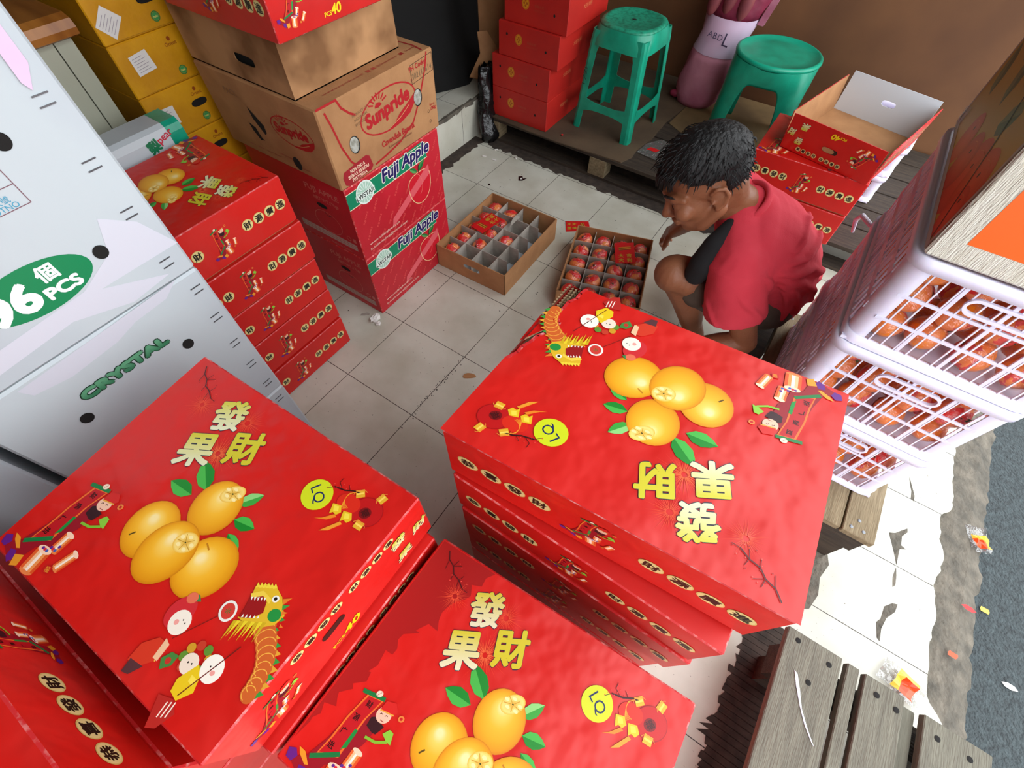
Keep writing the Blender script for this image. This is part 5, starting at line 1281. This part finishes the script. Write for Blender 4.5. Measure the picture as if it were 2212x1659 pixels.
# plastic wrappers at the street
def wrapper(label, c, r, a, seed):
    rr = random.Random(seed); mb = MB().use('clearpl'); n = 7
    P = [[Vector((c[0] + ((i/(n-1)-.5)*2*r)*math.cos(a) - ((j/(n-1)-.5)*1.3*r)*math.sin(a), c[1] + ((i/(n-1)-.5)*2*r)*math.sin(a) + ((j/(n-1)-.5)*1.3*r)*math.cos(a), c[2] + .004 + rr.uniform(0, .013))) for j in range(n)] for i in range(n)]
    for i in range(n-1):
        for j in range(n-1):
            mb.use('clearpl' if i < 2 or j < 1 or i == n-2 else ('envorange', 'envyellow')[1 if i == 2 or j == n-2 else 0]); mb.poly([P[i][j], P[i+1][j], P[i+1][j+1], P[i][j+1]])
    tag(mb.build('snack_wrapper'), label, 'wrapper')
M['envorange'] = mat('orange_red_wrapper_print', (226, 72, 20), .3); M['envyellow'] = mat('yellow_wrapper_print', (232, 190, 60), .3)
wrapper('clear snack wrapper with an orange print on the tiles by the plank bench', (2.135, -1.10, .002), .05, -.3, 3)
wrapper('yellow-white snack wrapper lying on the road beside the kerb', (2.285, -.56, -.02), .04, -1.2, 8)
for n, (x, y) in enumerate(((2.33, -.76), (2.27, -.80), (2.40, -.93), (2.245, -.95))):
    b = MB().use(('envyellow', 'envred', 'tissue', 'envorange')[n]); b.poly([(x + .012*math.cos(k*1.05 + n)*(1.6 if k % 3 else 1), y + .008*math.sin(k*1.05 + n), -.03 if x > 2.29 else .0015) for k in range(6)])
    tag(b.build('litter_scrap'), ('pale yellow scrap on the asphalt', 'reddish leaf-like scrap on the kerb', 'whitish scrap further out on the asphalt', 'orange-brown scrap at the kerb by the broken tile')[n], 'scrap')

# dark corner beyond the step
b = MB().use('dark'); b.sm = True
b.loft([[(-.62 + .05*math.sin(k*1.3) + dx, -.2 + k*.11, z) for z, dx in ((.195, .19 - .004*abs(k-6)), (.26, .1), (.5, .05), (.9, .0), (1.5, -.02), (1.5, -.1), (.195, -.1))] for k in range(14)]); tag(b.build('black_backdrop'), 'black tarpaulin standing in for the unlit room behind the step', 'backdrop')  # near-black sheet added in place of the unlit room
b = MB().use('kraft'); b.loft([[(-.40, .60, .2), (-.30, .705, .2), (-.31, .71, .2), (-.41, .61, .2)], [(-.43, .62, .9), (-.33, .74, .9), (-.34, .745, .9), (-.44, .63, .9)]]); tag(b.build('cardboard_piece'), 'tall brown cardboard piece standing in the dark behind the orange-red cartons', 'cardboard')
b = MB().use('kraft'); b.loft([[(-.36, .44, .24), (-.26, .50, .22), (-.25, .49, .23), (-.35, .43, .25)], [(-.33, .50, .34), (-.24, .58, .31), (-.23, .57, .315), (-.32, .49, .345)], [(-.36, .52, .42), (-.33, .56, .42), (-.32, .55, .425), (-.35, .51, .425)]]); tag(b.build('cardboard_scrap'), 'bent torn cardboard scrap above the black plastic bag', 'cardboard')
b = MB().use('black'); b.sm = True
rr = random.Random(6)
b.loft([[(-.228 + .05*(1-k/11)**2 - .01*k/11 + (.05 - .022*(k/11))*math.cos(2*PI*i/22)*(1 + .22*math.sin(5*i + 1.3*k) + rr.uniform(-.1, .1)), .372 + .05*(k/11) + (.062 - .02*k/11)*math.sin(2*PI*i/22)*(1 + .2*math.sin(7*i + .9*k) + rr.uniform(-.1, .1)), .002 + .030*k + .008*math.sin(3*i)) if k else (-.19 + .04*math.cos(2*PI*i/22), .375 + .05*math.sin(2*PI*i/22), .0015) for i in range(22)] for k in range(12)]); tag(b.build('plastic_bag'), 'crumpled black plastic bag stuffed between the step and the pallet', 'bag')
b = MB().use('tissue'); b.tube([(-.12, -.50, .95), (-.09, -.48, .92), (-.075, -.47, .88), (-.09, -.49, .83), (-.1, -.50, .79)], .0015, 6); tag(b.build('string'), 'thin white string hanging beside the plain kraft carton', 'string')
# ------------------------------------------------------------------ the squatting man
PERSON = thing('person', 'squatting man in a red T-shirt and grey shorts bending over the full tray', 'person', (1.28, -.38, 0), 0)
ORG = Vector((1.28, -.38, 0))
class Blob:
    def __init__(s, m): s.mb = MB().use(m); s.mb.sm = True
    def ball(s, c, r, sc=(1, 1, 1), R=None, n=16, m=12): s.mb.ball(Vector(c) - ORG, r, n, m, sc, R); return s
    def chain(s, pts, rad, step=.35):
        pts = [Vector(p) for p in pts]
        for i in range(len(pts) - 1):
            a, b = pts[i], pts[i+1]; r0, r1 = rad[i], rad[i+1]
            k = max(2, int((b-a).length / (min(r0, r1)*step)) + 1)
            for j in range(k + (i == len(pts)-2)):
                t = j/k; s.ball(a.lerp(b, t), r0*(1-t) + r1*t, n=12, m=8)
        return s
    def build(s, name, parent, vox, smooth=6, disp=0.):
        o = s.mb.build(name, parent)
        r = o.modifiers.new('union', 'REMESH'); r.mode = 'VOXEL'; r.voxel_size = vox; r.use_smooth_shade = True
        q = o.modifiers.new('soften', 'SMOOTH'); q.factor = .5; q.iterations = smooth
        if disp:
            tx = bpy.data.textures.new('folds', 'CLOUDS'); tx.noise_scale = .07; tx.noise_depth = 1
            d_ = o.modifiers.new('folds', 'DISPLACE'); d_.texture = tx; d_.strength = disp; d_.mid_level = .5; d_.texture_coords = 'LOCAL'
        return o
def frame(f, u):
    f = f.normalized(); l = u.cross(f).normalized(); u = f.cross(l).normalized()
    return Matrix((f, u, l)).transposed()
# head frame
az, pit, rol = math.radians(217), math.radians(35), math.radians(-4)
h_ = Vector((math.cos(az), math.sin(az), 0)); Z = Vector((0, 0, 1))
F_ = h_*math.cos(pit) - Z*math.sin(pit); U_ = h_*math.sin(pit) + Z*math.cos(pit); L_ = U_.cross(F_)
U_, L_ = U_*math.cos(rol) + L_*math.sin(rol), L_*math.cos(rol) - U_*math.sin(rol)
HC = Vector((1.118, -.484, .69)); HR = Matrix((F_, U_, L_)).transposed()
H = lambda f, u, l=0.: HC + F_*f + U_*u + L_*l
b = Blob('skin')
b.ball(H(-.018, .03), 1, (.097, .086, .075), HR, 24, 18); b.ball(H(.03, -.02), 1, (.066, .082, .061), HR, 24, 18)
b.chain([H(-.005, -.055, .052), H(.04, -.088, .036), H(.07, -.1, .0)], [.024, .023, .021]); b.chain([H(-.005, -.055, -.052), H(.04, -.088, -.036), H(.07, -.1, .0)], [.024, .023, .021])
b.ball(H(.066, -.094), .026); b.ball(H(.055, -.072), 1, (.038, .04, .04), HR)
b.chain([H(.09, .01), H(.103, -.016), H(.112, -.032)], [.0085, .0105, .0135], .25)
for s_ in (-1, 1):
    b.ball(H(.1, -.036, .0135*s_), .0095); b.chain([H(.092, .022, .012*s_), H(.082, .026, .04*s_), H(.062, .018, .056*s_)], [.011, .012, .01])
    b.ball(H(.07, -.024, .04*s_), .027); b.ball(H(.079, -.001, .031*s_), 1, (.013, .011, .016), HR)
    RE = HR @ Matrix.Rotation(.25*s_, 3, 'Y')
    b.ball(H(-.012, -.008, .074*s_), 1, (.022, .032, .009), RE)
    b.chain([H(-.002 + .0, -.036, .076*s_), H(-.018, -.03, .083*s_), H(-.034, -.004, .09*s_), H(-.03, .02, .091*s_), H(-.012, .026, .087*s_), H(.002, .014, .08*s_)], [.0075, .0055, .0055, .0055, .0055, .0045], .5)
    b.ball(H(.004, -.012, .079*s_), .006)
b.ball(H(.098, -.06), 1, (.010, .0065, .022), HR); b.ball(H(.096, -.073), 1, (.010, .007, .019), HR)
# neck, torso, arms, legs
NB = Vector((1.222, -.40, .605))
b.chain([H(-.045, -.03), HC.lerp(NB, .6) + Vector((.0, .0, .0)), NB], [.056, .056, .06])
l_ = Vector((.49, -.87, 0)).normalized()
spine = [(Vector((1.392, -.262, .29)), .152, .112), (Vector((1.395, -.272, .36)), .148, .112), (Vector((1.365, -.30, .44)), .155, .118), (Vector((1.315, -.345, .51)), .165, .112), (Vector((1.255, -.38, .565)), .15, .085)]
def torso(bl, grow, upto=5, frm=0):
    for i in range(frm, upto - 1):
        (p, a, d), (q, a2, d2) = spine[i], spine[i+1]
        t_ = (q-p).normalized(); f = l_.cross(t_)
        R = Matrix((l_, f, t_)).transposed()
        for k in range(6):
            w_ = k/5; bl.ball(p.lerp(q, w_), 1, (a + (a2-a)*w_ + grow, d + (d2-d)*w_ + grow, .07 + grow), R, 20, 12)
torso(b, -.012)
SL, SR = Vector((1.288, -.525, .535)), Vector((1.135, -.255, .57))
EL, WL = Vector((1.418, -.50, .262)), Vector((1.245, -.60, .20))
ER, WR = Vector((1.085, -.125, .36)), Vector((1.012, -.045, .205))
b.chain([SL, SL.lerp(EL, .45), EL, EL.lerp(WL, .35), WL], [.055, .045, .038, .040, .027]); b.chain([SR, SR.lerp(ER, .5), ER, ER.lerp(WR, .35), WR], [.055, .044, .037, .039, .027])
b.chain([spine[3][0] + l_*.05, SL], [.075, .058]); b.chain([spine[3][0] - l_*.05, SR], [.075, .058]); b.chain([NB, SL], [.05, .045]); b.chain([NB, SR], [.05, .045])
HL, HRi = Vector((1.415, -.335, .305)), Vector((1.355, -.195, .305))
KL, AL = Vector((1.142, -.512, .41)), Vector((1.275, -.385, .085))
KR, AR = Vector((1.2, -.05, .345)), Vector((1.335, -.03, .085))
for hp, kn, an in ((HL, KL, AL), (HRi, KR, AR)):
    fw = (kn - an); fw.z = 0; fw.normalize()
    b.chain([hp, hp.lerp(kn, .5), kn], [.088, .076, .057]); b.ball(kn + fw*.008, .056)
    calf = kn.lerp(an, .35) - fw*.018
    b.chain([kn, calf, an.lerp(kn, .2), an], [.052, .056, .036, .032])
    b.chain([an - fw*.03 - Z*.045, an + Z*-.03 + fw*.06, an + fw*.13 - Z*.055], [.03, .032, .022]); 
    sd = Vector((-fw.y, fw.x, 0))
    for k in range(5): b.chain([an + fw*.12 - Z*.06 + sd*(.028 - .014*k), an + fw*(.165 - .006*abs(k-1)) - Z*.066 + sd*(.03 - .015*k)], [.011, .009])
def hand(w, d, n, s, curl, tips=None):
    """palm from the wrist w along d, back-of-hand normal n, s = +1 left / -1 right"""
    d = d.normalized(); sd = n.cross(d).normalized()*s; n = sd.cross(d).normalized()*s if False else n
    pc = w + d*.05
    for a_ in (-.024, -.008, .008, .024): b.chain([w + d*.012 + sd*a_*.6, w + d*.085 + sd*a_], [.0155, .0125], .5)
    for k, (a_, ln) in enumerate(((-.03, .068), (-.01, .078), (.010, .074), (.029, .058))):
        p0 = w + d*.086 + sd*a_; c_ = curl*(1 + .15*k)
        d1 = (d*math.cos(c_*.5) - n*math.sin(c_*.5)); d2 = (d*math.cos(c_*1.3) - n*math.sin(c_*1.3)); d3 = (d*math.cos(c_*1.9) - n*math.sin(c_*1.9))
        p1 = p0 + d1*ln*.45; p2 = p1 + d2*ln*.32; p3 = p2 + d3*ln*.25
        b.chain([p0, p1, p2, p3], [.0098, .0088, .0082, .0068], .5)
    t0 = w + d*.028 - sd*.026; t1 = t0 + (d*.7 - sd*.6 - n*.3).normalized()*.04; t2 = t1 + (d*.9 - sd*.15 - n*.3).normalized()*.03
    b.chain([t0, t1, t2], [.0135, .0108, .0085], .5)
dR = (Vector((.963, .012, .12)) - WR).normalized()
hand(WR, dR, (Vector((-.55, -.45, .7)) - dR*dR.dot(Vector((-.55, -.45, .7)))).normalized(), -1, .55)
dL = (WL - EL).normalized() + Vector((-.1, 0, -.1)); dL.normalize()
hand(WL, dL, (Vector((0, -.3, .95)) - dL*dL.dot(Vector((0, -.3, .95)))).normalized(), 1, .5)
b.build('body', PERSON, .004, 5)
# eyes, brows, mouth line
for s_ in (-1, 1):
    e = MB().use('hair'); e.tube([H(.1005, .030, .012*s_) - ORG, H(.0975, .036, .026*s_) - ORG, H(.088, .036, .042*s_) - ORG, H(.074, .028, .053*s_) - ORG], [.0022, .0036, .0034, .0016], 8); e.build('eyebrow', PERSON)
    e = MB().use('hair'); e.tube([H(.0905, -.004, .018*s_) - ORG, H(.0925, -.0075, .03*s_) - ORG, H(.084, -.005, .044*s_) - ORG], [.0012, .0018, .0012], 6); e.build('eyelash', PERSON)
# hair
hb = Blob('hair'); rr = random.Random(8); N_ = 1300
locks = MB().use('hair'); locks.sm = True
CC = (-.018, .03)
def hair_ok(df, du, dl):
    if df > .15: return du > .46 + .22*max(df - .15, 0) - (.5*max(abs(dl) - .5, 0) if df < .6 else 0)
    if df > -.25: return du > .12 if abs(dl) > .6 else du > .0
    return du > -.5 + .3*max(df + .6, 0)
for k in range(N_):
    u = 1 - 2*(k + .5)/N_; ph = k*2.39996; q = math.sqrt(1 - u*u); df, dl, du = q*math.cos(ph), q*math.sin(ph), u
    if not hair_ok(df, du, dl): continue
    top = max(0, du)*.75 + max(0, df)*.5
    e = .002 + .013*min(top, 1.0)
    if du < .25: e = -.003
    p = H(CC[0] + df*(.097 + e), CC[1] + du*(.086 + e), dl*(.075 + e))
    hb.ball(p, .010 + .005*top, n=8, m=6)
    if rr.random() < .9:
        flow = Vector((df*.4 + .55, -.25 + du*.1, dl*.7)) if df > -.3 else Vector((-.2, -.9, dl*.3))
        flow = (F_*flow.x + U_*flow.y + L_*flow.z).normalized(); nn = (F_*df + U_*du + L_*dl)
        p0 = p + nn*(.006 + .004*top); ln = .012 + .022*min(top, 1)
        jit = Vector((rr.uniform(-1, 1), rr.uniform(-1, 1), rr.uniform(-1, 1)))*.005
        locks.tube([p0 - ORG, p0 + flow*ln*.5 + nn*.003*(1+top) + jit - ORG, p0 + flow*ln + nn*.001 + jit*1.4 - ORG], [.0016, .0013, .0003], 4)
for k in range(60):   # fringe
    dl = -.05 + .10*k/59; p0 = H(.070 - abs(dl)*.3, .088, dl); p1 = H(.098 - abs(dl)*.5, .080 + rr.uniform(-.005, .005), dl*1.06); p2 = H(.108 - abs(dl)*.6 + rr.uniform(-.004, .006), .058 + rr.uniform(-.008, .008), dl*1.08)
    locks.tube([p0 - ORG, p1 - ORG, p2 - ORG], [.0036, .0032, .0006], 5)
HAIR = hb.build('hair', PERSON, .0045, 3); locks.build('hair_locks', HAIR)
# T-shirt
t_ = Blob('shirt'); torso(t_, .006)
t_.chain([spine[3][0] + l_*.04, SL + Vector((0, .01, -.01))], [.105, .074]); t_.chain([spine[3][0] - l_*.04, SR], [.105, .07]); t_.chain([NB + (SL-NB)*.32, SL], [.062, .066]); t_.chain([NB + (SR-NB)*.32, SR], [.062, .066])
t_.mb.tube([p - ORG for p in (SL - Vector((0, 0, -.03)), SL, SL.lerp(EL, .25) + h_*.012, SL.lerp(EL, .58) + h_*.022)], [.05, .074, .080, .088], 28); t_.mb.tube([p - ORG for p in (SR - (ER-SR)*.1, SR.lerp(ER, .15), SR.lerp(ER, .55))], [.055, .068, .076], 28)
t_.chain([spine[4][0], NB + Vector((.02, .012, -.012))], [.09, .07])
def skin_pt(s_, ang, g):
    i = min(int(s_), 3); w_ = s_ - i; (p, a, d), (q, a2, d2) = spine[i], spine[i+1]; tt = (q-p).normalized(); f = l_.cross(tt)
    return p.lerp(q, w_) + l_*math.cos(ang)*(a + (a2-a)*w_ + g) + f*math.sin(ang)*(d + (d2-d)*w_ + g)
for s0, a0, s1, a1, r_ in ((3.1, -.15, 1.3, -1.25, .013), (2.9, -.05, .9, -.85, .012), (3.2, -.35, 2.2, -1.5, .012), (2.6, .0, .6, -.4, .013), (3.3, -.6, 2.9, -1.7, .010), (2.2, .05, .3, -.1, .012), (1.2, -1.0, .4, -2.0, .010)):
    t_.chain([skin_pt(s0 + (s1-s0)*k/8, a0 + (a1-a0)*k/8, .006 + .004*math.sin(k)) for k in range(9)], [r_*(.5 + .5*math.sin(PI*(k+1)/10)) for k in range(9)], .6)
arm = (EL - SL).normalized(); s1_ = arm.cross(Z).normalized(); s2_ = s1_.cross(arm)
for k_ in range(5):
    a_ = k_*1.2; t_.chain([SL.lerp(EL, .12 + .1*j) + h_*.02*j/4 + (s1_*math.cos(a_ + .25*j) + s2_*math.sin(a_ + .25*j))*(.074 + .0035*j) for j in range(5)], [.005, .009, .011, .010, .006], .6)
SHIRT = t_.build('t_shirt', PERSON, .005, 5, .008)
c_ = MB().use('shirt'); c_.sm = True
nd = (H(-.045, -.03) - NB).normalized(); cl = l_; cf = cl.cross(nd).normalized(); cc = NB + nd*.016 + Vector((.006, .006, 0))
c_.loft([[cc + (cl*math.cos(2*PI*k/28)*(.072 + r_*math.cos(a_)) + cf*math.sin(2*PI*k/28)*(.068 + r_*math.cos(a_))) + nd*(r_*1.5*math.sin(a_)) - ORG for k in range(28)] for a_, r_ in [(2*PI*j/8, .0085) for j in range(9)]], cap=False); c_.build('collar', SHIRT)
pn = Blob('blackcloth'); pn.chain([Vector((1.228, -.478, .60)), Vector((1.215, -.515, .55)), Vector((1.208, -.535, .50)), Vector((1.2, -.53, .455))], [.024, .036, .040, .034]); tag(pn.build('shirt_panel', SHIRT, .005, 10), 'black front panel of the shirt', None)
# shorts and sandals
sh = Blob('shorts'); sh.chain([HL, HL.lerp(KL, .4), HL.lerp(KL, .70)], [.098, .096, .084]); sh.chain([HRi, HRi.lerp(KR, .4), HRi.lerp(KR, .7)], [.104, .096, .082])
for p, a, d in spine[:2]: sh.ball(p, 1, (a + .004, d + .004, .08), Matrix((l_, l_.cross(Z), Z)).transposed())
sh.chain([HL.lerp(KL, .70) - Z*.02, HL.lerp(KL, .5) - Z*.05], [.06, .06])
sh.build('shorts', PERSON, .006, 6, .008)
for an, kn in ((AL, KL), (AR, KR)):
    fw = (kn - an); fw.z = 0; fw.normalize(); sd = Vector((-fw.y, fw.x, 0)); s_ = MB().use('sandal')
    rings = []
    for z in (.0, .014):
        rings.append([an + fw*(.055 + .125*math.cos(2*PI*k/24)) + sd*(.047*math.sin(2*PI*k/24)*(1 + .18*math.cos(2*PI*k/24))) + Vector((0, 0, z - an.z)) - ORG for k in range(24)])
    s_.loft(rings); s_.tube([an + fw*.06 + sd*.045 + Z*(.015-an.z) - ORG, an + fw*.075 + sd*.02 + Z*(.07-an.z) - ORG, an + fw*.075 - sd*.02 + Z*(.07-an.z) - ORG, an + fw*.06 - sd*.045 + Z*(.015-an.z) - ORG], .009, 8); s_.build('sandal', PERSON)
# ------------------------------------------------------------------ camera and light
cam = bpy.data.cameras.new('camera'); co = bpy.data.objects.new('camera', cam); COL.objects.link(co)
pitch, roll, yaw = 5.79564163e-01, 2.98734274e-02, 5.66236137e-01
Rm = Matrix.Rotation(yaw, 3, 'Z') @ Matrix.Rotation(pitch, 3, 'X') @ Matrix.Rotation(roll, 3, 'Z')
co.matrix_world = Matrix.Translation((1.300153, -1.664549, 1.385833)) @ Rm.to_4x4()
cam.sensor_fit = 'HORIZONTAL'; cam.sensor_width = 36; cam.lens = 994.1107 / 2212 * 36
cam.clip_start = .02
SC.camera = co
SKY_LOW, SKY_TOP = 4.0, 4.2   # overcast: brightest overhead
w = bpy.data.worlds.new('overcast_sky'); SC.world = w; w.use_nodes = True
nt = w.node_tree; bg = nt.nodes['Background']
tc = nt.nodes.new('ShaderNodeTexCoord'); sx = nt.nodes.new('ShaderNodeSeparateXYZ'); nt.links.new(tc.outputs['Generated'], sx.inputs[0])
mr = nt.nodes.new('ShaderNodeMapRange'); mr.inputs['From Min'].default_value = -.05; mr.inputs['From Max'].default_value = 1.
mr.inputs['To Min'].default_value = SKY_LOW; mr.inputs['To Max'].default_value = SKY_TOP; nt.links.new(sx.outputs['Z'], mr.inputs['Value'])
nt.links.new(mr.outputs[0], bg.inputs['Strength']); bg.inputs['Color'].default_value = (.93, .97, 1.0, 1)
SC.view_settings.view_transform = 'Standard'; SC.view_settings.look = 'None'; SC.view_settings.exposure = 0.; SC.view_settings.gamma = 1; SC.view_settings.use_curve_mapping = False
